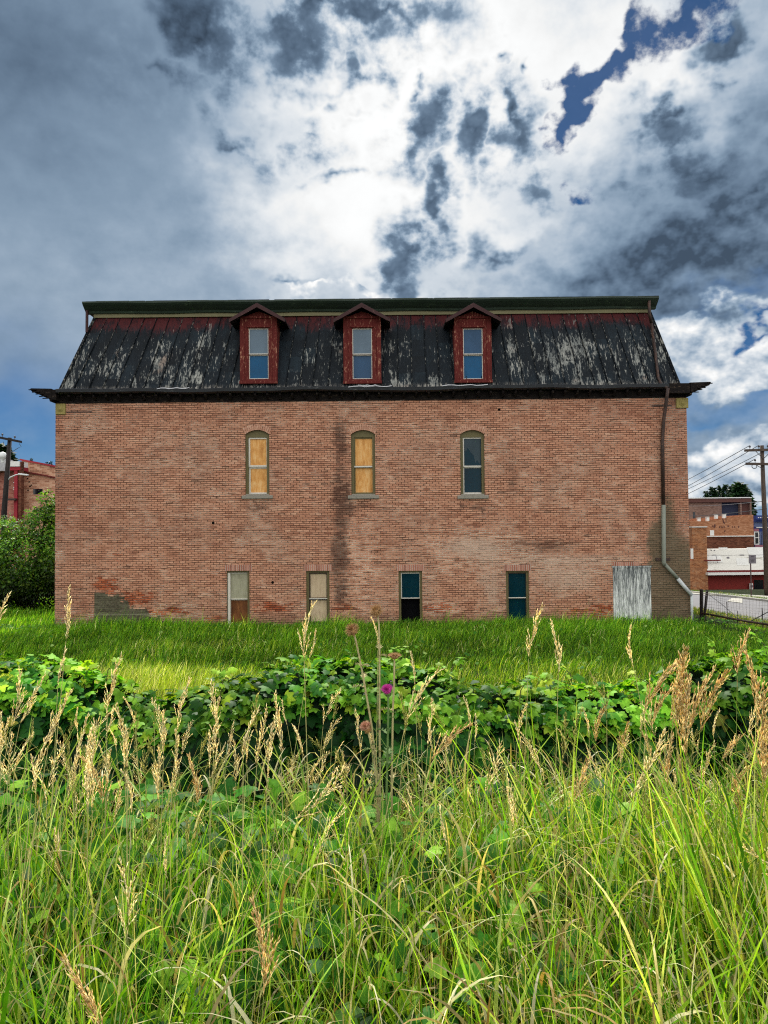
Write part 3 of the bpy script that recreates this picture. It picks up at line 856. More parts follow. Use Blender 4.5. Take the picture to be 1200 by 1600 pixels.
def sashes(win, x0, x1, z0, z1, y, m_up, m_lo, m_sash=None, open_lower=False, w=0.05, split=0.5, up_label=None, lo_label=None):
    m_sash = m_sash or M_SASH
    zm = z0 + (z1 - z0) * split
    mb = MB(); frame_rect(mb, x0, x1, zm - 0.03, z1, w, y, y + 0.045); s1 = mb.build('sash', m_sash, win)
    mb = MB(); mb.quad((x0 + w, y + 0.03, zm), (x1 - w, y + 0.03, zm), (x1 - w, y + 0.03, z1 - w), (x0 + w, y + 0.03, z1 - w)); p = mb.build('pane', m_up, win); tag(p, up_label)
    if not open_lower:
        mb = MB(); frame_rect(mb, x0, x1, z0, zm - 0.03, w, y + 0.05, y + 0.095, wb=0.07); mb.build('sash', m_sash, win)
        mb = MB(); mb.quad((x0 + w, y + 0.08, z0 + w), (x1 - w, y + 0.08, z0 + w), (x1 - w, y + 0.08, zm - 0.03), (x0 + w, y + 0.08, zm - 0.03)); p = mb.build('pane', m_lo, win); tag(p, lo_label)

for i, o in enumerate(ups):
    x0, x1, z0, zs = o['x0'], o['x1'], o['z0'], o['zs']
    mb = MB()
    yf = D + 0.075
    fw = 0.10
    mb.box(x0, x0 + fw, yf, yf + 0.13, z0, zs); mb.box(x1 - fw, x1, yf, yf + 0.13, z0, zs)
    ap = arch_pts(o)
    zt = zs - 0.05
    mb.box(x0 + fw, x1 - fw, yf + 0.002, yf + 0.13, zt - 0.05, zt)
    for (xa, za), (xb, zb) in zip(ap, ap[1:]):
        mb.quad((xa, yf + 0.004, zs - 0.07), (xb, yf + 0.004, zs - 0.07), (xb, yf + 0.004, zb), (xa, yf + 0.004, za))
    win = mb.build('window', M_OLIVE, bld)
    tag(win, ('arched window boarded with plywood under pale flaking sashes', 'arched window boarded with plywood in brown frame', 'arched window with broken dark glass')[i])
    mats = [(M_PLY, M_PLY), (M_PLY, M_PLY), (M_GLASS_DARK, M_GLASS_DARK)][i]
    sashes(win, x0 + fw + .002, x1 - fw * 0.6, z0 + 0.04, zt - 0.05, yf + 0.03, mats[0], mats[1], M_SASH if i != 1 else M_OLIVE, w=0.055 if i == 0 else 0.04)
    if i == 1:
        mb = MB(); mb.box(x0 + fw + 0.002, x1 - fw * .6, yf + 0.02, yf + 0.03, (z0 + zt) / 2 - 0.055, (z0 + zt) / 2 - 0.005); mb.build('meeting_rail', M_SASH, win)
    if i == 2:      # shreds of curtain behind the glass line
        mb = MB(); yb = yf + 0.055
        xa, xb = x0 + fw + 0.05, x1 - 0.11; zt2 = zt - 0.06; h = zt2 - (z0 + zt) / 2
        mb.poly([(xa, yb, zt2 - 0.02), (xb, yb, zt2 - 0.02), (xb, yb, zt2 - h * 0.72), (xb - 0.05, yb, zt2 - h * 0.95), (xb - 0.13, yb, zt2 - h * 0.80), (xb - 0.20, yb, zt2 - h * 0.90), (xb - 0.25, yb, zt2 - h * 0.62), (xb - 0.33, yb, zt2 - h * 0.55), (xa + 0.12, yb, zt2 - h * 0.35), (xa + 0.05, yb, zt2 - h * 0.5), (xa, yb, zt2 - h * 0.3)])
        mb.build('torn_curtain', M_SHARD, win)
    mb = MB(); mb.box(x0 - 0.12, x1 + 0.12, D - 0.07, D + 0.07, z0 - 0.12, z0); mb.box(x0 + 0.01, x1 - 0.01, D + 0.0, D + 0.12, z0 + 0.001, z0 + 0.05)
    mb.build('sill', M_SILL, win, bevel=0.012)
    # arch ring of bricks on end
    mb = MB()
    ap = arch_pts(o, 13)
    cx = (x0 + x1) / 2
    for (xa, za), (xb, zb) in zip(ap, ap[1:]):
        k = 0.20; f = lambda x, z: (x + (x - cx) * 0.22, z + k)
        g = 0.12
        xa2, za2 = xa + (xb - xa) * g, za + (zb - za) * g; xb2, zb2 = xb - (xb - xa) * g, zb - (zb - za) * g
        (xc, zc), (xd, zd) = f(xb2, zb2), f(xa2, za2)
        mb.add([(xa2, D - 0.006, za2), (xb2, D - 0.006, zb2), (xc, D - 0.006, zc), (xd, D - 0.006, zd), (xa2, D + 0.01, za2), (xb2, D + 0.01, zb2), (xc, D + 0.01, zc), (xd, D + 0.01, zd)],
               [(0, 1, 2, 3), (0, 4, 5, 1), (1, 5, 6, 2), (2, 6, 7, 3), (3, 7, 4, 0)])
    mb.build('arch', M_ARCH, win)

for i, o in enumerate(lows):
    x0, x1, z0, z1 = o['x0'], o['x1'], o['z0'], o['z1']
    yf = D + 0.07; fw = 0.085
    mb = MB()
    frame_rect(mb, x0, x1, z0, z1, fw, yf, yf + 0.13, wb=0.06, wt_=0.06)
    win = mb.build('window', M_OLIVE, bld)
    tag(win, ('ground floor window with grey pane above a brown board', 'ground floor window covered with beige boards', 'ground floor window with open black lower half', 'ground floor window with dark teal glass')[i])
    up, lo = [(M_GREYB, M_PLY2), (M_PAPER, M_PAPER), (M_GLASS_DARK, M_BLACK), (M_GLASS_DARK, M_GLASS_DARK)][i]
    sashes(win, x0 + fw + .002, x1 - fw * .75, z0 + 0.05, z1 - 0.065, yf + 0.04, up, lo, (M_SASH, M_OLIVE_D, M_SASH, M_OLIVE_D)[i], open_lower=(i == 2), w=0.03 if i != 1 else 0.05, split=(0.52, 0.50, 0.50, 0.50)[i])
    if i == 2:
        mb = MB(); mb.quad((x0 + .09, yf + .3, z0 - .2), (x1 - .09, yf + .3, z0 - .2), (x1 - .09, yf + .3, z1 - .1), (x0 + .09, yf + .3, z1 - .1)); mb.build('painted_dark', M_BLACK, win)  # added black board, painted darkness of the unlit room
    if i in (1, 3):
        zm = z0 + 0.05 + (z1 - z0 - 0.115) * 0.5
        mb = MB(); mb.box(x0 + fw + .002, x1 - fw * .75, yf + 0.03, yf + 0.04, zm - 0.035, zm - 0.005); mb.build('meeting_rail', M_SASH, win)
    if i == 0:
        mb = MB(); mb.box(x0 + 0.03, x0 + fw + 0.03, yf - 0.012, yf, z0, z1 - 0.07); mb.build('casing', M_SASH, win)
    if i == 1:
        mb = MB(); mb.box(x0 - 0.02, x1 + 0.02, D - 0.04, yf - .002, z0 - 0.02, z0 + 0.045); mb.build('sill', M_SASH, win)
    mb = MB(); mb.box(x0 - 0.06, x1 + 0.08, D - 0.006, D + 0.03, z1 + 0.001, z1 + 0.215); mb.build('lintel', M_SOLDIER, win)

# --- boarded doorway
x0, x1, z0, z1 = dr['x0'], dr['x1'], dr['z0'], dr['z1']
xm = x0 + (x1 - x0) * 0.585
mb = MB(); mb.box(x0 + 0.005, xm - 0.006, D - 0.012, D + 0.02, z0, z1 - 0.03); mb.box(xm + 0.006, x1 - 0.005, D - 0.004, D + 0.028, z0 + 0.02, z1 - 0.03)
door = mb.build('boarded_door', M_DOOR, bld)
mb = MB(); mb.box(x0 - 0.03, x1 + 0.03, D - 0.03, D + 0.02, z1 - 0.03, z1 + 0.03); mb.build('door_head', M_DOOR, door)
mb = MB(); mb.box(x0 + 0.02, x0 + 0.92, D - 0.006, D + 0.01, z1 + 0.035, z1 + 0.17); mb.build('lintel', M_SOLDIER, door)

# --- dormers
for i, (cx, pl_, pr_) in enumerate(((404, 375, 433), (566, 536.5, 595.5), (739, 710, 768))):
    yf = D + 0.06
    x0, x1 = at(pl_, 545, yf).x, at(pr_, 545, yf).x
    zb, zt = at(cx, 600 - (i == 2) * 1.5, yf).z, at(cx, 497, yf).z
    za = at(cx, 483, yf).z
    xm = (x0 + x1) / 2
    wx0, wx1 = xm - 0.345, xm + 0.345
    wz0, wz1 = at(cx, 592, yf).z, at(cx, 513, yf).z
    yb = D + 1.05
    mb = MB()
    # front with window opening, gable, cheeks
    mb.quad((x0, yf, zb), (wx0, yf, zb), (wx0, yf, zt), (x0, yf, zt)); mb.quad((wx1, yf, zb), (x1, yf, zb), (x1, yf, zt), (wx1, yf, zt))
    mb.quad((wx0, yf, zb), (wx1, yf, zb), (wx1, yf, wz0), (wx0, yf, wz0)); mb.quad((wx0, yf, wz1), (wx1, yf, wz1), (wx1, yf, zt), (wx0, yf, zt))
    mb.poly([(x0, yf, zt), (x1, yf, zt), (xm, yf, za - 0.08)])
    mb.quad((x0, yf, zb), (x0, yf, zt), (x0, yb, zt), (x0, yb, zb)); mb.quad((x1, yf, zb), (x1, yb, zb), (x1, yb, zt), (x1, yf, zt))
    mb.quad((x0, yf, zb), (x0, yb, zb), (x1, yb, zb), (x1, yf, zb))
    for q in ((wx0, wx0, wz0, wz1), (wx1, wx1, wz0, wz1)):
        mb.quad((q[0], yf, q[2]), (q[0], yf + 0.1, q[2]), (q[0], yf + 0.1, q[3]), (q[0], yf, q[3]))
    mb.quad((wx0, yf, wz1), (wx1, yf, wz1), (wx1, yf + .1, wz1), (wx0, yf + .1, wz1)); mb.quad((wx0, yf, wz0), (wx1, yf, wz0), (wx1, yf + .1, wz0), (wx0, yf + .1, wz0))
    dm_ = mb.build('dormer', M_MAROON, bld)
    tag(dm_, ('maroon dormer with upper grey pane and lower blue pane, nearest the left hip', 'middle maroon dormer with pale grey panes', 'maroon dormer with upper slate pane and lower deep blue pane, nearest the right hip')[i])
    # pitched roof with deep bargeboards
    ov = 0.36; yo = yf - 0.30
    e0, e1 = x0 - ov * 0.9, x1 + ov * 0.9
    slope = (za - zt) / (x1 - xm)
    ze = za - slope * (xm - e0) + 0.05
    th = 0.07
    mb = MB()
    for s_, e in ((-1, e0), (1, e1)):
        mb.add([(xm, yo, za + 0.14), (e, yo, ze), (e, yb, ze), (xm, yb + .3, za + 0.14), (xm, yo, za + 0.14 - th), (e, yo, ze - th), (e, yb, ze - th), (xm, yb + .3, za + 0.14 - th)],
               [(0, 1, 2, 3), (4, 7, 6, 5), (0, 4, 5, 1), (1, 5, 6, 2)])
    mb.build('dormer_roof', M_DORMER_ROOF, dm_)
    mb = MB()
    for s_, e in ((-1, e0), (1, e1)):
        mb.add([(xm, yo - 0.03, za + 0.12), (e, yo - 0.03, ze - 0.01), (e, yo - 0.03, ze - 0.13), (xm, yo - 0.03, za - 0.03), (xm, yo, za + 0.12), (e, yo, ze - 0.01), (e, yo, ze - 0.13), (xm, yo, za - 0.03)],
               [(0, 1, 2, 3), (0, 4, 5, 1), (3, 2, 6, 7), (1, 5, 6, 2)])
    mb.build('bargeboard', M_MAROON_D, dm_)
    # pilaster boards, head and sill mouldings
    mb = MB()
    mb.box(x0 + 0.0, x0 + 0.16, yf - 0.03, yf - 0.002, zb + 0.10, zt); mb.box(x1 - 0.16, x1, yf - 0.03, yf - 0.002, zb + 0.10, zt)
    mb.box(wx0 - 0.06, wx1 + 0.06, yf - 0.05, yf - 0.002, wz1 + 0.02, wz1 + 0.08)
    mb.box(x0 - 0.02, x1 + 0.02, yf - 0.07, yf - 0.002, zb, zb + 0.10)
    mb.box(x0, x1, yf - 0.04, yf - 0.002, zt - 0.02, zt + 0.06)
    mb.build('dormer_trim', M_MAROON, dm_, bevel=0.008)
    zm = (wz0 + wz1) / 2
    mb = MB(); frame_rect(mb, wx0, wx1, zm - 0.02, wz1, 0.028, yf + 0.03, yf + 0.06); frame_rect(mb, wx0, wx1, wz0, zm - 0.04, 0.028, yf + 0.05, yf + 0.085)
    mb.build('sash', M_SASH, dm_)
    mu, ml = [(M_GLASS_GREY, M_GLASS_BLUE), (M_GLASS_GREY, M_GLASS_SLATE), (M_GLASS_SLATE, M_GLASS_BLUE)][i]
    mb = MB(); mb.quad((wx0 + .025, yf + .05, zm), (wx1 - .025, yf + .05, zm), (wx1 - .025, yf + .05, wz1 - .02), (wx0 + .025, yf + .05, wz1 - .02)); mb.build('pane', mu, dm_)
    mb = MB(); mb.quad((wx0 + .025, yf + .075, wz0 + .02), (wx1 - .025, yf + .075, wz0 + .02), (wx1 - .025, yf + .075, zm - .03), (wx0 + .025, yf + .075, zm - .03)); mb.build('pane', ml, dm_)
    mb = MB(); mb.box(wx0, wx1, yf + 0.02, yf + 0.03, zm - 0.05, zm - 0.025); mb.build('meeting_rail', M_OLIVE_D, dm_)

# --- downspout at the right end
def wpt(px, py, dy=-0.07): return at(px, py, D + dy)
mb = MB(); mb.tube([at(1014.5, 470, D + 0.55), at(1014.5, 490, D + 0.62), at(1018, 505, D + 0.72)], 0.055, 8)
mb.tube([at(1018, 505, D + 0.72), at(1028.5, 590, D + 0.05), at(1034, 603, D - 0.2), at(1043, 606, D - 0.36)], 0.05, 8)
mb.tube([at(1043.5, 606, D - 0.36), at(1042, 620, D - 0.30), at(1036.5, 660, D - 0.09), at(1035, 690, D - 0.08), at(1036.5, 789, D - 0.08)], 0.062, 10)
ds = mb.build('downspout', M_PIPE_D, bld, smooth=True)
mb = MB(); mb.tube([at(1036.8, 789, D - 0.085), at(1037.2, 879, D - 0.085), at(1039, 883, D - 0.085)], 0.072, 10); mb.build('pipe_section', M_PIPE_G, ds, smooth=True)
mb = MB(); mb.tube([at(1038.5, 881, D - 0.09), at(1060, 905, D - 0.10)], 0.060, 10); mb.build('pipe_section', M_PIPE_G, ds, smooth=True)
mb = MB(); mb.tube([at(1059, 904, D - 0.10), at(1080.5, 930, D - 0.10)], 0.066, 10); mb.build('pipe_section', M_PIPE_S, ds, smooth=True)
mb = MB(); mb.tube([at(1080.5, 927, D - 0.10), at(1081.5, 975, D - 0.10)], 0.045, 10); mb.build('pipe_section', M_PIPE_S, ds, smooth=True)
mb = MB(); a = at(1024, 874, D); b = at(1047, 874, D)
mb.box(a.x, b.x, D - 0.03, D - 0.004, a.z - 0.05, a.z + 0.05); mb.build('pipe_bracket', M_PIPE_D, ds)
# ------------------------------------------------------------------ the lie of the land
def sstep(t): t = np.clip(t, 0, 1); return t * t * (3 - 2 * t)
def gz(x, y):
    x = np.asarray(x, float); y = np.asarray(y, float)
    lot = np.interp(y, [-80, 1.5, 3.5, 6.5, 9, 13, 19, 25.7, 34, 60, 250], [0.1, 0.0, -0.12, -0.70, -1.0, -1.28, -1.46, -1.56, -1.62, -1.9, -2.2])
    st = np.interp(y, [-80, 5, 15, 24, 30, 45, 48, 62, 130, 600], [-0.6, -1.3, -1.62, -1.78, -1.88, -2.10, -2.20, -3.25, -3.6, -4.0])
    t = sstep((x - 11.4) / 3.0)
    z = lot * (1 - t) + st * t
    near = np.exp(-(np.maximum(np.abs(y - 14), 0) / 14) ** 2) * (1 - t)
    return z + 0.05 * near * (np.sin(x * 0.9 + 1.3) * np.cos(y * 0.7) + 0.5 * np.sin(x * 2.1 + y * 1.7))

def make_ground_mat():
    m, nb = new_mat('lot_earth')
    P = pos(nb); n1 = nb.noise(P, 0.7, 5, 0.6); n2 = nb.noise(P, 9.0, 5, 0.7)
    col = nb.ramp(n2 * 0.6 + n1 * 0.4, [(0.3, srgb(22, 27, 13)), (0.5, srgb(34, 42, 18)), (0.7, srgb(58, 62, 32))])
    finish(nb, col, 0.95, n2, 0.05, spec=0.1)
    return m
M_EARTH = make_ground_mat()
xs = np.unique(np.concatenate([np.linspace(-1500, -60, 10), np.linspace(-60, -20, 14), np.linspace(-20, 30, 101), np.linspace(30, 90, 14), np.linspace(90, 1500, 10)]))
ys = np.unique(np.concatenate([np.linspace(-300, -10, 8), np.linspace(-10, 66, 153), np.linspace(66, 200, 16), np.linspace(200, 2500, 14)]))
GX, GY = np.meshgrid(xs, ys)
V = np.stack([GX, GY, gz(GX, GY)], -1).reshape(-1, 3)
nx, ny = len(xs), len(ys)
I = np.arange(nx * ny).reshape(ny, nx)
Fq = np.stack([I[:-1, :-1], I[:-1, 1:], I[1:, 1:], I[1:, :-1]], -1).reshape(-1, 4)
g = link('ground', arr_mesh('ground', V, Fq, M_EARTH, smooth=True)); tag(g, kind='structure')

def drape(name, xl, xr, ya, yb, dz, mat, n_across=6, step=0.5, curve=lambda y: 0.0):
    yy = np.arange(ya, yb + step, step)
    uu = np.linspace(0, 1, n_across)
    Y, U = np.meshgrid(yy, uu, indexing='ij')
    Xx = xl(Y) * (1 - U) + xr(Y) * U
    Z = gz(Xx, Y) + dz
    V = np.stack([Xx, Y, Z], -1).reshape(-1, 3)
    I = np.arange(V.shape[0]).reshape(Y.shape)
    Fq = np.stack([I[:-1, :-1], I[:-1, 1:], I[1:, 1:], I[1:, :-1]], -1).reshape(-1, 4)
    o = link(name, arr_mesh(name, V, Fq, mat, smooth=True)); tag(o, kind='structure'); return o
M_ROAD = simple('worn_asphalt', (0.21, 0.205, 0.21), 0.16, 2.0, 0.9, (1, 0.3, 1), (0.14, 0.135, 0.14), 0.55, 0.7)
M_WALK = simple('pale_concrete', (0.46, 0.44, 0.38), 0.15, 3.0, 0.9)
kx = lambda y: 18.5 + (43.6 - y) * 0.125
def ground_at(px, py):
    """where the ray through a photo pixel meets the ground"""
    d = ray(px, py); o = Vector((0, 0, EYE))
    lo, hi = 2.0, 200.0
    t = lo
    while t < hi:
        p = o + d * (t / d.y)
        if p.z < float(gz(p.x, p.y)): break
        t += 0.05
    return o + d * (t / d.y)
drape('road', lambda y: 14.0 + 0 * y + (28 - y) * 0.03, kx, -30, 46.5, 0.02, M_ROAD, 12)
# kerb: a real step
mbk = MB()
for i in range(-60, 91):
    ya, yb = i * 0.5, i * 0.5 + 0.5
    for y0, y1 in ((ya, yb),):
        xa, xb = float(kx(y0)), float(kx(y1)); za, zb = float(gz(xa, y0)), float(gz(xb, y1))
        mbk.add([(xa, y0, za), (xa, y0, za + 0.13), (xa + .18, y0, za + 0.13), (xa + .18, y0, za), (xb, y1, zb), (xb, y1, zb + 0.13), (xb + .18, y1, zb + 0.13), (xb + .18, y1, zb)], [(0, 1, 5, 4), (1, 2, 6, 5), (2, 3, 7, 6)])
tag(mbk.build('kerb', M_WALK), kind='structure')
def paved(name, corners, dz, mat, n=14):
    A_, B_, C_, D_ = [ground_at(*c) for c in corners]
    V = []
    for i in range(n + 1):
        for j in range(5):
            p = A_.lerp(B_, i / n).lerp(D_.lerp(C_, i / n), j / 4); V.append((p.x, p.y, float(gz(p.x, p.y)) + dz))
    I = np.arange(len(V)).reshape(n + 1, 5)
    Fq = np.stack([I[:-1, :-1], I[1:, :-1], I[1:, 1:], I[:-1, 1:]], -1).reshape(-1, 4)
    tag(link(name, arr_mesh(name, np.array(V), Fq, mat, smooth=True)), kind='structure')
paved('pavement', ((1060, 927.5), (1260, 942.5), (1260, 936.5), (1060, 924.2)), 0.05, M_WALK)
paved('driveway', ((1136, 940.5), (1160, 943.5), (1160, 936.5), (1144, 935.6)), 0.045, M_WALK, 4)
# ------------------------------------------------------------------ generic brick for the houses behind
def brick_mat(name, ramp_, mortar, h=0.09, w=0.25, patch=None):
    m, nb = new_mat(name)
    P = pos(nb); x, y, z = nb.sep(P)
    row, r1, r2, mort = brick_nodes(nb, x + y, z, h, w, 0.014)
    n = nb.noise(P, 0.8, 5, 0.65); n2 = nb.noise(P, 5.0, 4, 0.6)
    c = nb.ramp(r1 * 0.45 + n * 0.6, ramp_)
    c = nb.mix(mort * 0.6, c, mortar)
    c = nb.mix(nb.smooth(n2 * 0.5 + n * 0.5, 0.52, 0.66) * 0.4, c, patch or mortar)
    finish(nb, c, 0.92, None, spec=0.2)
    return m
M_BR_ORANGE = brick_mat('orange_brick', [(0.2, srgb(112, 66, 40)), (0.5, srgb(152, 94, 58)), (0.8, srgb(180, 124, 84))], srgb(176, 150, 122))
M_BR_TAN = brick_mat('tan_brick', [(0.2, srgb(138, 88, 60)), (0.5, srgb(166, 112, 80)), (0.8, srgb(188, 138, 106))], srgb(150, 112, 86))
M_BR_BROWN = brick_mat('brown_brick', [(0.2, srgb(66, 34, 24)), (0.5, srgb(96, 52, 38)), (0.8, srgb(126, 78, 58))], srgb(120, 92, 72))
M_BR_RED = brick_mat('pinkish_red_brick', [(0.2, srgb(120, 64, 54)), (0.5, srgb(160, 92, 78)), (0.8, srgb(186, 124, 106))], srgb(176, 140, 124))
M_BR_DULL = brick_mat('dull_brown_brick', [(0.2, srgb(96, 72, 62)), (0.5, srgb(122, 94, 82)), (0.8, srgb(142, 112, 98))], srgb(130, 108, 96))
M_BR_PALE = brick_mat('pale_rough_brick', [(0.2, srgb(140, 92, 72)), (0.5, srgb(192, 138, 110)), (0.8, srgb(222, 180, 150))], srgb(206, 182, 156), 0.12, 0.34, srgb(120, 76, 58))
M_RED_WALL = simple('red_boarding', srgb(122, 34, 26), 0.3, 2.0, 0.8, (3, 3, 0.4), srgb(84, 22, 18), 0.52, 0.7)
M_RED_TRIM = simple('dark_red_trim', srgb(104, 30, 28), 0.2, 3.0)
M_WHITE_ROOF = simple('weathered_white_panel', srgb(226, 222, 212), 0.12, 1.1, 0.8, (0.5, 1, 2.2), srgb(164, 160, 146), 0.53, 0.66)
M_WHITE = simple('white_trim', srgb(226, 224, 218), 0.08, 3.0)
M_BROWN_EDGE = simple('brown_coping', srgb(88, 54, 46), 0.25, 3.0)
M_DARKWIN = glass('dark_window_glass', srgb(18, 20, 26), 0.06)
M_NAVY = simple('navy_boarding', srgb(38, 42, 62), 0.25, 2.0)
M_BLUE_P = simple('blue_shopfront_paint', srgb(40, 56, 118), 0.25, 3.0)
M_SLATE_P = simple('slate_blue_paint', srgb(92, 104, 140), 0.2, 2.0)
M_PINK_P = simple('dusty_pink_paint', srgb(148, 92, 106), 0.2, 3.0)
M_GREYSIGN = simple('grey_sign_back', srgb(112, 106, 112), 0.12, 5.0, 0.6)
M_SIGN_INK = plain('sign_ink', srgb(58, 52, 58), 0.7)
M_POST = simple('rusty_post', srgb(78, 58, 56), 0.3, 6.0)
M_POLE = simple('old_pole_wood', srgb(74, 62, 54), 0.35, 6.0, 0.9, (4, 4, 0.4), srgb(112, 98, 84), 0.52, 0.66)
M_POLE_D = simple('tarred_pole_wood', srgb(38, 32, 30), 0.35, 6.0, 0.9, (4, 4, 0.4), srgb(66, 58, 52), 0.52, 0.66)
M_WIRE = plain('wire', srgb(60, 62, 66), 0.6)
M_WIRE_L = plain('galvanised_wire', srgb(118, 112, 112), 0.5, 0.3)
M_INSUL = plain('insulator', srgb(70, 66, 70), 0.3)
M_STEEL_RED = simple('red_steel', srgb(150, 40, 50), 0.15, 3.0)
M_LAMP = plain('lamp_white', srgb(226, 228, 226), 0.4)

def pts_box(mb, px0, px1, py0, py1, Y, depth):
    a = at(px0, py1, Y); b = at(px1, py0, Y); c = at(px1, py1, Y); 
    mb.box(a.x, b.x, Y, Y + depth, a.z, b.z)
    return a, b

# ---- low red building with white roof front
Y = 58.0
zb = float(gz(24, Y)) - 0.4
A = lambda px, py, dy=0: at(px, py, Y + dy)
b0 = empty('red_building', (A(1140, 925).x, Y, zb), 'low red building with a stained white roof front across the road', 'building')
L_, R_ = A(1104, 900).x, A(1262, 900).x
mb = MB(); mb.box(L_, R_, Y, Y + 12, zb, A(1150, 893).z); mb.build('wall', M_RED_WALL, b0)
mb = MB(); zt, zl = A(1150, 858).z, A(1150, 890.5).z
xl, xr = A(1102, 875).x, A(1262, 875).x
mb.add([(xl, Y - 0.35, zl), (xr, Y - 0.35, zl), (xr, Y + 0.35, zt), (xl, Y + 0.35, zt), (xl, Y + 2, zl), (xr, Y + 2, zl), (xr, Y + 2, zt), (xl, Y + 2, zt)], [(0, 1, 2, 3), (0, 3, 7, 4), (1, 5, 6, 2), (3, 2, 6, 7), (0, 4, 5, 1)])
rf = mb.build('roof', M_WHITE_ROOF, b0)
mb = MB()
for (p0, p1, q0, q1) in ((1126, 1140, 855.5, 859), (1171, 1200, 855, 866), (1176, 1198, 857, 871), (1104, 1128, 868, 879), (1150, 1168, 872, 883)):
    f = lambda py: Y - 0.35 + 0.7 * (A(1150, py).z - zl) / (zt - zl) - 0.02
    a, c = A(p0, q1), A(p1, q0)
    mb = MB(); mb.quad((a.x, f(q1), a.z), (c.x, f(q1), a.z), (c.x, f(q0), c.z), (a.x, f(q0), c.z)); mb.build('roof_patch', M_WHITE, rf)
for (p0, p1, q0, q1) in ((1119.6, 1120.1, 868, 879), (1104, 1165, 879.3, 879.8), (1104, 1196, 867.2, 867.7), (1136, 1140, 870, 872.5), (1157, 1164, 866.5, 868), (1114, 1120, 866.8, 868), (1113, 1115, 859, 860.5), (1118, 1120, 859, 860.5)):
    f = lambda py: Y - 0.35 + 0.7 * (A(1150, py).z - zl) / (zt - zl) - 0.03
    a, c = A(p0, q1), A(p1, q0)
    mb = MB(); mb.quad((a.x, f(q1), a.z), (c.x, f(q1), a.z), (c.x, f(q0), c.z), (a.x, f(q0), c.z)); mb.build('roof_crack', M_GREYSIGN, rf)
mb = MB(); mb.box(xl - 0.02, xr, Y - 0.5, Y + 0.0, A(0, 893.5).z if False else A(1150, 893.4).z, zl - 0.005); mb.build('fascia', M_RED_TRIM, b0)
mb = MB(); mb.box(A(1100, 895).x, xr, Y - 0.75, Y - 0.02, A(1150, 897.5).z, A(1150, 893.6).z); mb.build('canopy', M_WHITE, b0)
mb = MB(); mb.box(A(1178, 918).x, A(1193, 918).x, Y - 0.03, Y + 0.02, A(1185, 922).z, A(1185, 906).z); w = mb.build('window', M_DARKWIN, b0)
mb = MB(); mb.box(A(1104, 0).x, xr, Y - 0.06, Y - 0.005, zb, A(1150, 923.5).z); mb.build('plinth', M_RED_TRIM, b0)
mb = MB(); mb.box(A(1176, 0).x, A(1200, 0).x, Y - 0.9, Y - 0.1, zb, A(1185, 925).z); mb.build('step', M_RED_TRIM, b0)
# brick end bay of the same row, taller
b1 = empty('brick_annex', (A(1090, 925).x, Y, zb), 'narrow orange brick block with a white cap left of the low red building', 'building')
mb = MB(); mb.box(A(1076, 900).x - 1.5, A(1103.6, 900).x, Y - 0.3, Y + 10, zb, A(1090, 876).z); mb.build('wall', M_BR_ORANGE, b1)
mb = MB(); mb.box(A(1080, 850).x, A(1102.4, 850).x, Y - 0.25, Y + 8, A(1090, 875.8).z, A(1090, 824).z); mb.build('chimney', M_BR_ORANGE, b1)
mb = MB(); mb.box(A(1079.4, 850).x, A(1103, 850).x, Y - 0.32, Y + 8.1, A(1090, 824).z, A(1090, 822.6).z); mb.build('cap', M_WHITE, b1)
mb = MB(); mb.box(A(1076, 850).x, A(1080, 850).x, Y - 0.36, Y - 0.31, A(1078, 873).z, A(1078, 857).z); mb.build('white_door', M_WHITE, b1)
mb = MB(); mb.box(A(1078, 0).x, A(1102.5, 0).x, Y - 0.36, Y - 0.30, A(1090, 876.5).z, A(1090, 874.5).z); mb.build('ledge', M_RED_TRIM, b1)
# meter box on the red wall
a = A(1169.8, 923); c = A(1174.5, 911)
t = empty('meter_box', (a.x, Y, a.z), 'white electricity meter box on the red wall behind the sign post', 'meter box')
mb = MB(); mb.box(a.x, c.x, Y - 0.22, Y - 0.065, a.z, c.z); mb.build('box', M_WHITE, t, bevel=0.02)
mb = MB(); mb.lathe(((a.x + c.x) / 2, Y - 0.22, (a.z + c.z) / 2 + 0.08), [(0.10, 0), (0.10, 0.08), (0.06, 0.11), (0, 0.115)], 12, (0, -1, 0)); mb.build('dial', M_GREYSIGN, t)

# ---- tan brick building with stepped parapet
Y = 80.0
A = lambda px, py, dy=0: at(px, py, Y + dy)
zb = float(gz(36, Y)) - 0.3
b2 = empty('tan_building', (A(1120, 900).x, Y, zb), 'tan brick building with stepped roof line and four white chimney pots', 'building')
mb = MB()
steps = [(1060, 1091, 814.5), (1091, 1107, 812.5), (1107, 1119, 809.8), (1119, 1136, 807.5), (1136, 1146, 806.6), (1146, 1157, 804.6)]
for p0, p1, py in steps:
    mb.box(A(p0, 0).x, A(p1, 0).x, Y, Y + 10, A(1120, 838).z, A((p0 + p1) / 2, py).z)
mb.build('wall', M_BR_TAN, b2)
mb = MB(); mb.box(A(1060, 0).x, A(1157, 0).x, Y + 0.02, Y + 10, zb, A(1120, 838).z - 0.003); mb.build('lower_wall', M_BR_BROWN, b2)
mb = MB(); mb.box(A(1060, 0).x, A(1157.3, 0).x, Y - 0.12, Y + 0.0, A(1120, 838.6).z, A(1120, 837.2).z); mb.build('ledge', M_WHITE, b2)
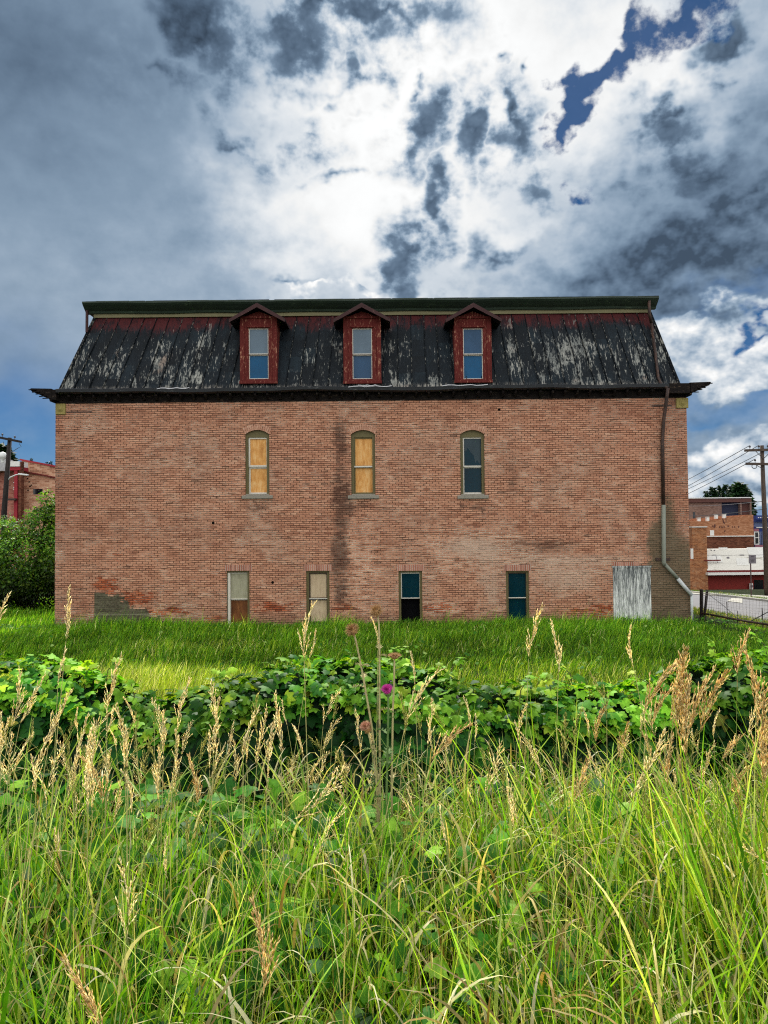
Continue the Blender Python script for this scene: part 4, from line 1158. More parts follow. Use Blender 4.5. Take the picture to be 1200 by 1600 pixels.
for px, py in ((1093.5, 809), (1107, 807.5), (1120.5, 803.5), (1133, 803)):
    p = A(px, py + 2.6)
    mb = MB(); k_ = rnd.uniform(.8, 1.05); mb.box(p.x - 0.16 * k_, p.x + 0.16 * k_, Y + 0.1, Y + 0.45, p.z - 0.3, p.z + 0.16 * k_); mb.box(p.x - 0.20 * k_, p.x + 0.2 * k_, Y + 0.06, Y + 0.49, p.z + 0.163 * k_, p.z + 0.22 * k_)
    mb.build('chimney_pot', M_WHITE, b2)
mb = MB(); a = A(1109.5, 837); c = A(1115.5, 828.5); mb.box(a.x, c.x, Y - 0.03, Y + .02, a.z + 0.02, c.z); mb.build('white_door', M_WHITE, b2)
# faded blotches left by old wall lettering and a broken parapet
mb = MB()
for px, py, w, h in ((1116.5, 821.5, 1.6, 2.2), (1113, 822, .8, .8), (1124, 823, .9, 1.2), (1128, 823.5, 1, 1), (1132, 823, .8, 1.3), (1138, 822.5, 1.4, 1), (1144, 823, 1, 1.4), (1148, 823, .8, 1), (1129.5, 813, 1.0, 2.8), (1134.5, 812, .8, 3), (1131.5, 817, 1.5, 1.2), (1132, 830, 1, .8), (1154, 823, .8, 1)):
    a = A(px - w, py + h); c = A(px + w, py - h); k = [(rnd.uniform(-.06, .06), rnd.uniform(-.06, .06)) for _ in range(6)]
    P6 = [(a.x, a.z), ((a.x + c.x) / 2, a.z - .05), (c.x, a.z), (c.x, c.z), ((a.x + c.x) / 2, c.z + .04), (a.x, c.z)]
    mb = MB(); mb.poly([(x + u, Y - 0.006, z + v) for (x, z), (u, v) in zip(P6, k)]); mb.build('brick_scar', M_BROWN_EDGE, b2)
# ---- dull brown block further back, navy glazed side
Y = 98.0
A = lambda px, py, dy=0: at(px, py, Y + dy)
zb = -4.0
b3 = empty('flat_roofed_block', (A(1115, 900).x, Y, zb), 'dull brown flat roofed block with dark navy bays behind the tan building', 'building')
mb = MB(); mb.box(A(1050, 0).x, A(1109, 0).x, Y, Y + 12, zb, A(1100, 785.5).z); mb.build('wall', M_BR_DULL, b3)
mb = MB(); mb.box(A(1109.1, 0).x, A(1137.5, 0).x, Y + 0.5, Y + 12, zb, A(1120, 783).z); mb.build('dark_bay', M_NAVY, b3)
mb = MB(); mb.box(A(1139, 0).x, A(1152, 0).x, Y + 0.3, Y + 12, zb, A(1145, 783).z); mb.build('maroon_bay', M_BROWN_EDGE, b3)
mb = MB()
for px in (1138, 1153): mb.box(A(px - 1.1, 0).x, A(px + 1.1, 0).x, Y - 0.1, Y + 0.5, zb, A(px, 780).z)
mb.build('pier', M_BR_DULL, b3)
mb = MB(); mb.box(A(1050, 0).x, A(1152, 0).x, Y - 0.3, Y + 12, A(1100, 785.2).z, A(1100, 779).z); mb.build('parapet', M_BROWN_EDGE, b3)
mb = MB(); mb.box(A(1050, 0).x, A(1153, 0).x, Y - 0.4, Y + 12.1, A(1100, 779).z + .002, A(1100, 777.6).z); mb.build('coping', M_WHITE, b3)
mb = MB(); a = A(1083, 812); c = A(1086, 800); mb.box(a.x, c.x, Y - 0.04, Y + .02, a.z, c.z); mb.build('window', M_DARKWIN, b3)
# ---- blue Victorian shop building
Y = 88.0
A = lambda px, py, dy=0: at(px, py, Y + dy)
b4 = empty('blue_building', (A(1180, 900).x, Y, -4.0), 'blue Victorian building with pink window surrounds and bracketed cornice', 'building')
X0, X1 = A(1158, 0).x, A(1216, 0).x
mb = MB(); mb.box(X0, X1, Y, Y + 14, -4, A(1180, 806).z); mb.build('wall', M_BLUE_P, b4)
mb = MB(); mb.box(X0 - .1, X1, Y - 0.7, Y - .01, A(1180, 812).z, A(1180, 805.5).z); mb.box(X0 - .1, X1, Y - 0.45, Y - .01, A(1180, 815).z, A(1180, 812).z - .002); cn = mb.build('cornice', M_BLUE_P, b4)
mb = MB()
for i in range(22):
    x = X0 + 0.1 + i * 0.22; mb.box(x, x + 0.11, Y - 0.74, Y - .71, A(1180, 809.6).z, A(1180, 808.2).z)
mb.build('dentil', M_WHITE, cn)
mb = MB(); mb.box(X0, X1, Y - 0.06, Y - .005, A(1180, 823.4).z, A(1180, 815.2).z); mb.build('frieze', M_SLATE_P, b4)
mb = MB(); mb.box(X0 + .2, X1, Y - 0.16, Y - .005, A(1180, 825).z, A(1180, 823.5).z); mb.build('ledge', M_WHITE, b4)
for px in (1168.5, 1182, 1195.5, 1209):
    a, c = A(px - 3.6, 851), A(px + 3.6, 830.5)
    mb = MB(); frame_rect(mb, a.x, c.x, a.z, c.z, 0.10, Y - 0.08, Y - 0.005); zmid = (a.z + c.z) / 2 + .05; mb.box(a.x + .1, c.x - .1, Y - .08, Y - .005, zmid - .04, zmid + .04)
    w = mb.build('window', M_WHITE, b4)
    mb = MB(); mb.quad((a.x + .1, Y - .02, a.z + .1), (c.x - .1, Y - .02, a.z + .1), (c.x - .1, Y - .02, c.z - .1), (a.x + .1, Y - .02, c.z - .1)); mb.build('pane', M_DARKWIN, w)
    mb = MB(); mb.box(a.x + .02, c.x - .02, Y - .1, Y - .005, c.z + .03, c.z + 0.34); mb.build('window_head', M_PINK_P, w)
    mb = MB(); mb.box(a.x - .25, a.x - .08, Y - .12, Y - .005, a.z, c.z); mb.box(c.x + .08, c.x + .25, Y - .12, Y - .005, a.z, c.z); mb.build('pilaster', M_SLATE_P, w)
mb = MB(); mb.box(X0, X1, Y - 0.12, Y - .005, A(1180, 855).z, A(1180, 851.6).z); mb.build('sill_band', M_PINK_P, b4)
mb = MB(); mb.box(X0, X1, Y - 1.6, Y - .005, A(1180, 858.5).z, A(1180, 855.4).z); mb.build('awning', M_NAVY, b4)

# ---- sign on its post in the verge
Y = 40.4
p = at(1174, 938, Y); zg = float(gz(p.x, Y))
t = empty('street_sign', (p.x, Y, zg), 'small grey notice sign on a thin rusty post on the grass verge', 'sign')
zt = at(1174, 867, Y).z
mb = MB(); mb.tube([(p.x, Y, zg), (p.x + 0.01, Y, zt - 0.05)], 0.032, 8); mb.build('post', M_POST, t)
a, c = at(1169.5, 880.5, Y), at(1180.3, 867.3, Y)
mb = MB(); mb.box(a.x, c.x, Y - 0.055, Y - 0.035, a.z, c.z); sp = mb.build('plate', M_GREYSIGN, t)
mb = MB()
def strip(x0, x1, z0, z1): mb.quad((x0, Y - 0.058, z0), (x1, Y - 0.058, z0), (x1, Y - 0.058, z1), (x0, Y - 0.058, z1))
W_ = c.x - a.x; H_ = c.z - a.z
strip(a.x + W_ * .3, a.x + W_ * .7, a.z + H_ * .76, a.z + H_ * .86)
strip(a.x + W_ * .2, a.x + W_ * .8, a.z + H_ * .50, a.z + H_ * .56); strip(a.x + W_ * .22, a.x + W_ * .75, a.z + H_ * .36, a.z + H_ * .42); strip(a.x + W_ * .25, a.x + W_ * .7, a.z + H_ * .2, a.z + H_ * .25)
mb.build('lettering', M_SIGN_INK, sp)

# ---- utility poles and their wires
def crossarm(pole, c, d, L, mat, n=4, drop=0.0):
    """c centre, d unit direction of the arm"""
    mb = MB(); d = Vector(d).normalized()
    mb.obox(c, d * L / 2, (0, 0.06, 0), (0, 0, 0.065)); arm = mb.build('crossarm', mat, pole)
    tips = []
    for i in range(n):
        q = Vector(c) + d * L * ((i + 0.5) / n - 0.5) * 0.96
        mb = MB(); mb.lathe(q + Vector((0, 0, 0.06)), [(0.015, 0), (0.015, 0.10), (0.05, 0.10), (0.055, 0.15), (0.035, 0.2), (0.0, 0.22)], 8); mb.build('insulator', M_INSUL, arm)
        tips.append(q + Vector((0, 0, 0.27)))
    return tips
Y = 41.5
p = at(1196.5, 940, Y); zg = float(gz(p.x, Y)); zt = at(1196.5, 696, Y).z
pole = empty('utility_pole', (p.x, Y, zg), 'tall grey wooden utility pole with crossarms beside the pavement, carrying wires', 'utility pole')
mb = MB(); mb.tube([(p.x + 0.1, Y, zg - 0.2), (p.x + .06, Y, zg + 4), (p.x, Y, zt)], [0.15, 0.13, 0.10], 12); mb.build('shaft', M_POLE, pole, smooth=True)
c1 = Vector((p.x, Y - 0.16, at(1195, 703.5, Y).z)); tips1 = crossarm(pole, c1, (1, 0, 0.02), 2.1, M_POLE, 4)
c2 = Vector((p.x, Y - 0.16, at(1195, 725.5, Y).z)); tips2 = crossarm(pole, c2, (1, 0, -0.03), 2.0, M_POLE, 2)
mb = MB()
pts = [(p.x - 0.55 + 0.14 * math.cos(a), Y - 0.2, c2.z - 0.12 + 0.13 * math.sin(a)) for a in np.linspace(0, 6.28, 12)]
mb.tube(pts, 0.022, 5); mb.tube([(p.x - 0.9, Y - .16, c2.z), (p.x - 0.45, Y - .2, c2.z - .05), (p.x, Y - .15, c2.z - 0.3)], 0.02, 5)
mb.build('cable_loop', M_WIRE, pole)
mb = MB(); mb.tube([(p.x - .5, Y - .17, c1.z), (p.x, Y - .14, c1.z - .5)], .02, 5); mb.tube([(p.x + .5, Y - .17, c1.z), (p.x, Y - .14, c1.z - .5)], .02, 5); mb.build('arm_brace', M_WIRE, pole)
far = [at(960 + 3 * i, py, 96) for i, py in enumerate((800, 812, 816, 806))]
def span(a, b, sag, n=24):
    a, b = Vector(a), Vector(b)
    return [a.lerp(b, i / n) - Vector((0, 0, sag * 4 * (i / n) * (1 - i / n))) for i in range(n + 1)]
srcs = [tips1[0], tips1[1], tips2[0], tips1[3]]
for k, (a, b) in enumerate(zip(srcs, far)):
    mb = MB(); mb.tube(span(a, b, 0.35), 0.020, 5, cap=False); o = mb.build('overhead_wire', M_WIRE)
    tag(o, ('uppermost overhead wire from the outer end of the top crossarm', 'second overhead wire from the top crossarm of the wooden pole', 'lowest overhead wire leaving the lower crossarm of the wooden pole', 'overhead wire from the far end of the top crossarm')[k], 'wire', 'overhead wires along the street')
for k, (pa, pb) in enumerate((((1195, 783, 41.4), (1060, 790, 97)), ((1198, 795, 41.4), (1060, 806, 97)))):
    mb = MB(); mb.tube(span(at(*pa), at(*pb), 0.15), 0.022, 5, cap=False); o = mb.build('overhead_wire', M_WIRE_L if k == 0 else M_WIRE)
    tag(o, ('pale service cable crossing in front of the dull brown block', 'dark service cable passing above the tan building')[k], 'wire', 'overhead wires along the street')

# ---- wire fence from the building corner along the street
fx = lambda y: 11.45 + (27.2 - y) * 0.215
t = empty('wire_fence', (fx(27), 27.0, -1.6), 'sagging square-mesh wire fence with a dark rail at its foot along the street', 'fence')
def fence_pt(y, h): 
    x = fx(y); return Vector((x, y, float(gz(x, y)) + h))
mb = MB()
ysf = np.arange(27.0, 14, -0.13)
for i, y in enumerate(ysf):
    lean = 0.05 * math.sin(i * 0.35); h = 1.0 + 0.06 * math.sin(i * 0.21)
    mb.tube([fence_pt(y, 0.1), fence_pt(y, 0.55) + Vector((lean, 0, 0)), fence_pt(y, h) + Vector((lean * 1.6, 0, 0))], 0.0038, 4, cap=False)
for j in range(11):
    mb.tube([fence_pt(y, 0.12 + 0.092 * j + 0.02 * math.sin(k * .5 + j)) + Vector((0.05 * math.sin(k * 2 * .35) * j / 7, 0, 0)) for k, y in enumerate(ysf[::2])], 0.0038, 4, cap=False)
mesh_o = mb.build('wire_mesh', M_WIRE_L, t); mesh_o['kind'] = 'stuff'
mb = MB(); mb.tube([fence_pt(y, 0.20 + 0.02 * math.sin(y)) for y in np.arange(27.0, 12, -1.0)], 0.036, 8); mb.build('bottom_rail', M_PIPE_D, t)
for y, h, rad, lx in ((27.0, 1.08, 0.06, 0.03), (26.85, 1.05, 0.05, 0.14), (25.6, 0.75, 0.014, 0.0), (25.1, .5, .010, .02), (23.9, 0.7, 0.014, -0.02), (21, 1.1, 0.05, 0.0), (17, 1.1, 0.05, .03)):
    mb = MB(); a = fence_pt(y, -0.1); b = fence_pt(y, h) + Vector((lx, 0, 0)); mb.tube([a, b], rad, 8); mb.build('fence_post', M_POLE_D, t)
mb = MB(); mb.tube([fence_pt(26.6, .95), fence_pt(25.8, .62), fence_pt(25.4, .42), fence_pt(24.9, .18)], 0.010, 5); mb.tube([fence_pt(24.6, .15), fence_pt(23.6, .62), fence_pt(22.6, .9)], 0.014, 5); mb.build('loose_wire', M_WIRE, t)

# ---- buildings and pole at the left edge
Y = 50.6
A = lambda px, py, dy=0: at(px, py, Y + dy)
b5 = empty('parapet_building', (A(40, 900).x, Y, -2.0), 'pale brick building with a sloping red coping behind the shrub', 'building')
xa, xb = A(38, 0).x, A(150, 0).x
z0_, z1_ = A(41, 719.5).z, A(86, 729).z
sl = (z1_ - z0_) / (A(86, 0).x - xa)
mb = MB(); mb.add([(xa, Y, -3), (xb, Y, -3), (xb, Y, z0_ + sl * (xb - xa)), (xa, Y, z0_), (xa, Y + 14, -3), (xb, Y + 14, -3), (xb, Y + 14, z0_ + sl * (xb - xa)), (xa, Y + 14, z0_)], [(0, 1, 2, 3), (0, 3, 7, 4), (1, 5, 6, 2), (3, 2, 6, 7)])
mb.build('wall', M_BR_PALE, b5)
mb = MB(); 
def band(dz0, dz1, y0, y1, mat, name, x_off=0.0):
    mb = MB(); L = xb - xa
    mb.add([(xa - .1, y0, z0_ + dz0), (xb, y0, z0_ + sl * L + dz0), (xb, y0, z0_ + sl * L + dz1), (xa - .1, y0, z0_ + dz1), (xa - .1, y1, z0_ + dz0), (xb, y1, z0_ + sl * L + dz0), (xb, y1, z0_ + sl * L + dz1), (xa - .1, y1, z0_ + dz1)], [(0, 1, 2, 3), (3, 2, 6, 7), (0, 4, 5, 1), (0, 3, 7, 4)])
    return mb.build(name, mat, b5)
band(0.003, 0.12, Y - .1, Y + .5, M_STEEL_RED, 'coping')
band(-0.75, -0.66, Y - .12, Y - .003, M_RED_TRIM, 'ledge')
mb = MB(); mb.box(A(56, 0).x, A(70, 0).x, Y - .03, Y + .02, A(60, 772).z, A(60, 764).z); mb.build('window', M_DARKWIN, b5)
mb = MB()
for px, py in ((43, 748), (46, 753), (49, 758), (44, 766), (47, 760)):
    q = A(px, py); mb.box(q.x - .05, q.x + .05, Y - .012, Y + .01, q.z - .04, q.z + .04)
mb.build('brick_hole', M_BLACK, b5)
Y = 49.0
A = lambda px, py, dy=0: at(px, py, Y + dy)
b6 = empty('red_steel_building', (A(15, 900).x, Y, -2.0), 'brick building with red steel porch frame and a snow-white roof edge at the left edge', 'building')
mb = MB(); mb.box(A(-60, 0, 1.2).x, A(36, 0, 1.2).x, Y + 1.2, Y + 1.5, -3, A(10, 730).z); mb.build('wall', M_BR_RED, b6)
mb = MB(); mb.box(A(-60, 0).x, A(11, 0).x, Y + 0.3, Y + 1.19, A(5, 735).z, A(5, 716.5).z); mb.build('grey_panel', M_LEAD, b6)
mb = MB(); mb.box(A(14, 0).x, A(35.5, 0).x, Y - .1, Y + 1.1, A(20, 729).z, A(20, 721).z); mb.build('roof_edge', M_WHITE, b6)
mb = MB(); mb.box(A(14, 0).x, A(36, 0).x, Y - .05, Y + 1.1, A(20, 735).z, A(20, 729.3).z); mb.build('beam', M_STEEL_RED, b6)
mb = MB(); mb.box(A(26.5, 0).x, A(31.5, 0).x, Y - .02, Y + .2, -3, A(28, 735).z); mb.build('column', M_STEEL_RED, b6)
mb = MB(); mb.box(A(33, 0).x, A(37, 0).x, Y + .0, Y + 0.4, -3, A(36, 721).z); mb.build('corner_pier', M_BR_BROWN, b6)
mb = MB(); mb.box(A(14, 0).x, A(26, 0).x, Y + 1.1, Y + 1.19, A(20, 778).z, A(20, 755).z); frame = mb.build('window', M_DARKWIN, b6)
mb = MB()
for py in (752, 760, 763, 778): mb.box(A(13.6, 0).x, A(26.2, 0).x, Y + 1.0, Y + 1.09, A(20, py + .7).z, A(20, py - .7).z)
mb.box(A(18.9, 0).x, A(20.1, 0).x, Y + .96, Y + 1.09, -3, A(20, 752).z)
mb.build('window_bar', M_LAMP, frame)
mb = MB(); mb.box(A(12, 0).x, A(32, 0).x, Y - .3, Y - .06, A(20, 782).z, A(20, 779).z); mb.build('dark_beam', M_PIPE_D, b6)

Y = 42.0
p = at(6.5, 800, Y); zg = float(gz(p.x, Y)); zt = at(16, 684, Y).z; pt = at(15.5, 684, Y)
pole2 = empty('utility_pole', (p.x, Y, zg), 'dark leaning utility pole with a street lamp arm at the left edge', 'utility pole')
base = at(5, 860, Y)
mb = MB(); mb.tube([(base.x, Y, zg - .2), (p.x, Y, p.z), (pt.x, Y, zt)], [0.17, 0.15, 0.11], 12); mb.build('shaft', M_POLE_D, pole2, smooth=True)
tl = crossarm(pole2, Vector((pt.x, Y - .15, at(16, 687, Y).z)), (1, 0, -0.21), 1.5, M_POLE_D, 2)
mb = MB(); q = at(30, 693, Y); mb.tube([q, q + Vector((.12, 0, -.18)), q + Vector((-.05, 0, -.25)), q + Vector((-.45, 0, -.5)), (pt.x + .1, Y, q.z - .45)], 0.015, 5); mb.tube([at(5, 690, Y), at(6, 697, Y), at(13, 699, Y)], 0.015, 5); mb.build('cable_loop', M_WIRE, pole2)
mb = MB(); mb.tube([at(14, 749, Y - .15), at(15.5, 746, Y - .3), at(25, 742, Y - .6), at(33, 740.5, Y - .8)], 0.035, 8); lm = mb.build('lamp_arm', M_LAMP, pole2)
mb = MB(); a = at(36.5, 741.5, Y - .85); mb.obox(a, (0.26, 0, -.03), (0, .09, 0), (0.0, 0, .045)); mb.build('lamp_head', M_LAMP, lm, bevel=.02)
p = at(4, 713, 47); mb = MB(); mb.lathe((p.x, 47, p.z - .4), [(0.1, 0), (0.1, 0.2), (0.22, 0.3), (0.25, 0.45), (0.2, 0.62), (0, 0.7)], 12); o = mb.build('globe_lamp', M_LAMP, smooth=True)
tag(o, 'round white globe on the grey panel at the left edge', 'lamp')

# ---- far hills
M_HILL = simple('far_forest', srgb(62, 92, 128), 0.12, 0.02, 0.95)
def hill(name, y, pts, mat):
    mb = MB(); P = [at(px, py, y) for px, py in pts]
    lo = -8
    for a, b in zip(P, P[1:]):
        n = 10
        for i in range(n):
            q, r_ = a.lerp(b, i / n), a.lerp(b, (i + 1) / n)
            h = lambda v: v.z + y * 0.0012 * (math.sin(v.x * 0.02) + math.sin(v.x * 0.053))
            mb.add([(q.x, y, lo), (r_.x, y, lo), (r_.x, y + y * .25, h(r_)), (q.x, y + y * .25, h(q))], [(0, 1, 2, 3)])
    tag(mb.build(name, mat, smooth=True), kind='structure')
hill('hills', 1500, [(-1500, 800), (-300, 770), (0, 790), (400, 800), (800, 800), (1080, 796), (1160, 790), (1195, 782), (1260, 788), (1800, 780), (2800, 800)], M_HILL)
# ------------------------------------------------------------------ plants
def leaf_mat(name, trans=0.35, rough=0.5, spec=0.4, tr_gain=(1.25, 1.15, 0.5)):
    m, nb = new_mat(name)
    a = nb.n('ShaderNodeAttribute', attribute_name='tint')
    c = a.outputs['Color']
    n = nb.noise(pos(nb), 26.0, 3, 0.6)
    cc = nb.mix(1.0, c, nb.ramp(n, [(0.3, (0.72, 0.74, 0.7)), (0.7, (1.22, 1.2, 1.15))]), 'MULTIPLY')
    tc_ = nb.mix(1.0, cc, (*tr_gain, 1), 'MULTIPLY')
    finish(nb, cc, rough, None, spec=spec, trans=trans, trans_col=tc_)
    return m
M_LEAF = leaf_mat('vine_leaf', 0.34, 0.5, 0.12, (1.5, 1.5, 0.5))
M_GRASS = leaf_mat('grass_blade', 0.42, 0.45, 0.22, (1.5, 1.4, 0.6))
M_STRAW = leaf_mat('dry_straw', 0.5, 0.7, 0.2, (1.55, 1.5, 1.3))
M_TREE = leaf_mat('tree_leaf', 0.3, 0.5, 0.3, (1.4, 1.4, 0.5))
M_BARK = simple('bark', srgb(74, 62, 50), 0.3, 8.0, 0.9, (3, 3, .6))
M_STEM = simple('vine_stem', srgb(86, 84, 44), 0.3, 8.0, 0.8)

def blades(base, height, width, lean_dir, lean, curl, colors, nseg=5, roll=None, tipcol=None, low_shade=0.62):
    """grass blades as bent tapering strips; all args are arrays of length n"""
    n = len(height)
    t = np.linspace(0, 1, nseg + 1)
    ang = lean[:, None] + curl[:, None] * t[None, :] ** 1.6           # angle from vertical along the blade
    ds = (height / nseg)[:, None]
    dxr = np.sin(ang); dzr = np.cos(ang)
    r = np.concatenate([np.zeros((n, 1)), np.cumsum((dxr[:, :-1] + dxr[:, 1:]) / 2 * ds, 1)], 1)
    z = np.concatenate([np.zeros((n, 1)), np.cumsum((dzr[:, :-1] + dzr[:, 1:]) / 2 * ds, 1)], 1)
    cx, sx = np.cos(lean_dir)[:, None], np.sin(lean_dir)[:, None]
    px, py, pz = base[:, 0:1] + r * cx, base[:, 1:2] + r * sx, base[:, 2:3] + z
    roll = rng.uniform(0, 2 * np.pi, n) if roll is None else roll
    wx, wy = np.cos(roll), np.sin(roll)
    prof = (1 - t ** 2.2) * 0.92 + 0.08 * (1 - t)
    prof[0] = 0.7
    tw = rng.uniform(-0.9, 0.9, n)[:, None] * t[None, :]
    wxx = wx[:, None] * np.cos(tw) - wy[:, None] * np.sin(tw); wyy = wx[:, None] * np.sin(tw) + wy[:, None] * np.cos(tw)
    hw = width[:, None] / 2 * prof[None, :]
    Lp = np.stack([px - wxx * hw, py - wyy * hw, pz], -1); Rp = np.stack([px + wxx * hw, py + wyy * hw, pz], -1)
    V = np.stack([Lp, Rp], 2).reshape(n, -1, 3)             # (n, 2*(nseg+1), 3)
    k = 2 * (nseg + 1)
    f = np.array([[2 * i, 2 * i + 1, 2 * i + 3, 2 * i + 2] for i in range(nseg)])
    Fq = (np.arange(n)[:, None, None] * k + f[None]).reshape(-1, 4)
    colors = colors * rng.choice([.62, 1.0, 1.4], n, p=[.3, .45, .25])[:, None]
    C = np.repeat(colors[:, None, :], k, 1).astype(np.float32)
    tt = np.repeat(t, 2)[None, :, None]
    C = C * (low_shade + (1.12 - low_shade) * tt ** 1.25)  # shade at the blade feet is put into the colour
    if tipcol is not None:
        C = C * (1 - tt ** 2 * tipcol[1][:, None, None]) + tipcol[0][None, None, :] * tt ** 2 * tipcol[1][:, None, None]
    return V.reshape(-1, 3), Fq, C.reshape(-1, 3)

def pack(parts):
    V, Fs, C, off = [], [], [], 0
    for v, f, c in parts:
        V.append(v); Fs.append(f + off); C.append(c); off += len(v)
    return np.concatenate(V), np.concatenate(Fs), np.concatenate(C)

def pick(cols, probs, n, var=0.18):
    cols = np.array(cols); i = rng.choice(len(cols), n, p=np.array(probs) / sum(probs))
    return cols[i] * (1 + rng.normal(0, var, (n, 1))).clip(0.4, 1.7)

def vnoise(x, y, s, seed):
    """cheap smooth value noise, 0..1"""
    x = x / s + seed * 17.3; y = y / s + seed * 5.1
    xi, yi = np.floor(x), np.floor(y); fx, fy = x - xi, y - yi
    fx, fy = fx * fx * (3 - 2 * fx), fy * fy * (3 - 2 * fy)
    h = lambda a, b: np.modf(np.abs(np.sin(a * 127.1 + b * 311.7 + seed * 7.7) * 43758.5453))[0]
    return (h(xi, yi) * (1 - fx) + h(xi + 1, yi) * fx) * (1 - fy) + (h(xi, yi + 1) * (1 - fx) + h(xi + 1, yi + 1) * fx) * fy

# ---- lawn between the hedge and the wall, running round the left corner
def lawn():
    parts = []
    def patch(x0, x1, y0, y1, dens, h, w, seg):
        n = int((x1 - x0) * (y1 - y0) * dens)
        x, y = rng.uniform(x0, x1, n), rng.uniform(y0, y1, n)
        keep = ~((x > XL - 0.02) & (x < XR + 0.02) & (y > D - 0.04)) & (x < 12.9 + (27 - y) * 0.1) & (np.abs(x) < y * 0.56 + 1.5)
        x, y = x[keep], y[keep]; n = len(x)
        clump = vnoise(x, y, 1.1, 1); big = vnoise(x, y, 3.5, 2); fine = vnoise(x, y, 0.35, 3)
        near = np.clip((20.0 - y + (big - .5) * 6) / 6.0, 0, 1) * np.clip((7 - x) / 9, 0.25, 1)      # sunlit lawn past the building's shadow, painted yellower and paler
        hh = h * (0.35 + 0.85 * clump * (.5 + big) + 0.4 * fine) * rng.uniform(0.6, 1.25, n) * 1.0
        hh *= np.where(rng.random(n) < 0.03, 1.5, 1.0) * np.interp(y, [22, 25.4], [1, .55]) * np.where(x > 10.3, .45, 1)
        dark = np.array(srgb(54, 98, 14)); mid = np.array(srgb(104, 152, 28)); lime = np.array(srgb(160, 184, 52)); pale = np.array(srgb(222, 222, 150))
        q = rng.random(n); c = np.where((q < 0.40)[:, None], dark, np.where((q < 0.93)[:, None], mid, lime))
        ql = rng.random(n); c = np.where((ql < near * 0.75)[:, None], lime, c)
        c = np.where((rng.random(n) < near * 0.22 + 0.015)[:, None], pale, c)
        c = c * (0.60 + 0.6 * clump + 0.35 * fine)[:, None] * np.interp(y, [15, 20, 25.7], [1, 1.3, 1.6])[:, None]  # blades painted lighter towards the wall, offsetting the building's shadow
        b = np.stack([x, y, gz(x, y) - 0.03], -1)
        ld = rng.normal(0.2, 1.1, n)
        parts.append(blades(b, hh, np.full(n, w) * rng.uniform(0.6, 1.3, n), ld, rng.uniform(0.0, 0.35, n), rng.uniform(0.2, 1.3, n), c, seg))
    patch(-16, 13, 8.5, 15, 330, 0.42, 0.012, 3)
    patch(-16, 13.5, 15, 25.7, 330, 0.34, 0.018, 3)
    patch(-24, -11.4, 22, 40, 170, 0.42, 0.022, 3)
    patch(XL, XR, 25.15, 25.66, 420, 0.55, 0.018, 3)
    patch(XL, XR, 23.0, 25.6, 60, 0.75, 0.016, 3)
    v, f, c = pack(parts)
    o = link('lawn_grass', arr_mesh('lawn_grass', v, f, M_GRASS, c)); tag(o, 'tall green grass growing up to the foot of the brick wall', 'grass', kind='stuff')
lawn()
def lawn_weeds():
    n = 2600
    y = np.where(rng.random(n) < .5, rng.uniform(24.9, 25.62, n), rng.uniform(13, 25.6, n)); x = rng.uniform(-13, 12, n)
    k = (vnoise(x, y, .8, 41) > .52) & ~((x > XR) & (y > 27)); x, y = x[k], y[k]; n = len(x)
    z = gz(x, y) + rng.uniform(.06, .28, n) * (.5 + vnoise(x, y, .8, 41)) * np.where(y > 24.5, .6, 1)
    c = pick([srgb(58, 110, 30), srgb(96, 146, 48), srgb(150, 178, 96)], [3, 3, 1], n)
    v, f, c = scatter(LOBED, np.stack([x, y, z], -1), rng.uniform(.04, .11, n), np.stack([rng.normal(0, .5, n), rng.normal(-.4, .4, n), np.ones(n)], -1), rng.normal(0, 1, (n, 3)), c)
    o = link('lawn_weeds', arr_mesh('lawn_weeds', v, f, M_LEAF, c)); tag(o, 'scattered leafy weeds in the lawn and along the foot of the wall', 'weeds', kind='stuff')
def verge():
    parts = []
    for (xf, wv, y0, y1, dens, hh, pal) in ((lambda y: kx(y) + 0.2, 1.3, 26, 50, 260, 0.12, 0), (lambda y: 12.2 + (27 - y) * .1, 1.9, 16, 33, 240, 0.22, 1)):
        n = int(wv * (y1 - y0) * dens); y = rng.uniform(y0, y1, n); x = xf(y) + rng.uniform(0, wv, n)
        c = pick([srgb(70, 108, 30), srgb(104, 136, 44), srgb(170, 164, 100)], [3, 3, 1 + 3 * pal], n)
        b = np.stack([x, y, gz(x, y) + 0.0], -1)
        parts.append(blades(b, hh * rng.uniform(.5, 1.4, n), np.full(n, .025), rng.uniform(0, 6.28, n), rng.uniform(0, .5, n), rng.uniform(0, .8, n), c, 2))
    v, f, c = pack(parts)
    o = link('verge_grass', arr_mesh('verge_grass', v, f, M_GRASS, c)); tag(o, 'thin dry grass on the verges beside the road', 'grass', kind='stuff')
verge()

# ---- lobed leaves
def leaf_shape(kind):
    """leaf in its own plane, stalk at origin, tip towards +Y, unit length; returns verts, tris"""
    if kind == 'lobed':       # hop or maple like, five lobes
        pts = [(0, 0), (0.22, -0.06), (0.46, 0.02), (0.36, 0.20), (0.56, 0.42), (0.34, 0.46), (0.30, 0.66), (0.14, 0.70), (0.0, 1.0), (-0.14, 0.70), (-0.30, 0.66), (-0.34, 0.46), (-0.56, 0.42), (-0.36, 0.20), (-0.46, 0.02), (-0.22, -0.06)]
        c = (0, 0.34)
    elif kind == 'oval':
        pts = [(0, 0), (0.14, 0.10), (0.25, 0.32), (0.24, 0.55), (0.13, 0.82), (0, 1.0), (-0.13, 0.82), (-0.24, 0.55), (-0.25, 0.32), (-0.14, 0.10)]
        c = (0, 0.45)
    v = [(c[0], c[1], 0.0)] + [(x, y, -0.16 * abs(x) - 0.10 * max(0, y - .4) ** 2 + 0.02) for x, y in pts]
    n = len(pts)
    return np.array(v, float), np.array([(0, 1 + i, 1 + (i + 1) % n) for i in range(n)])
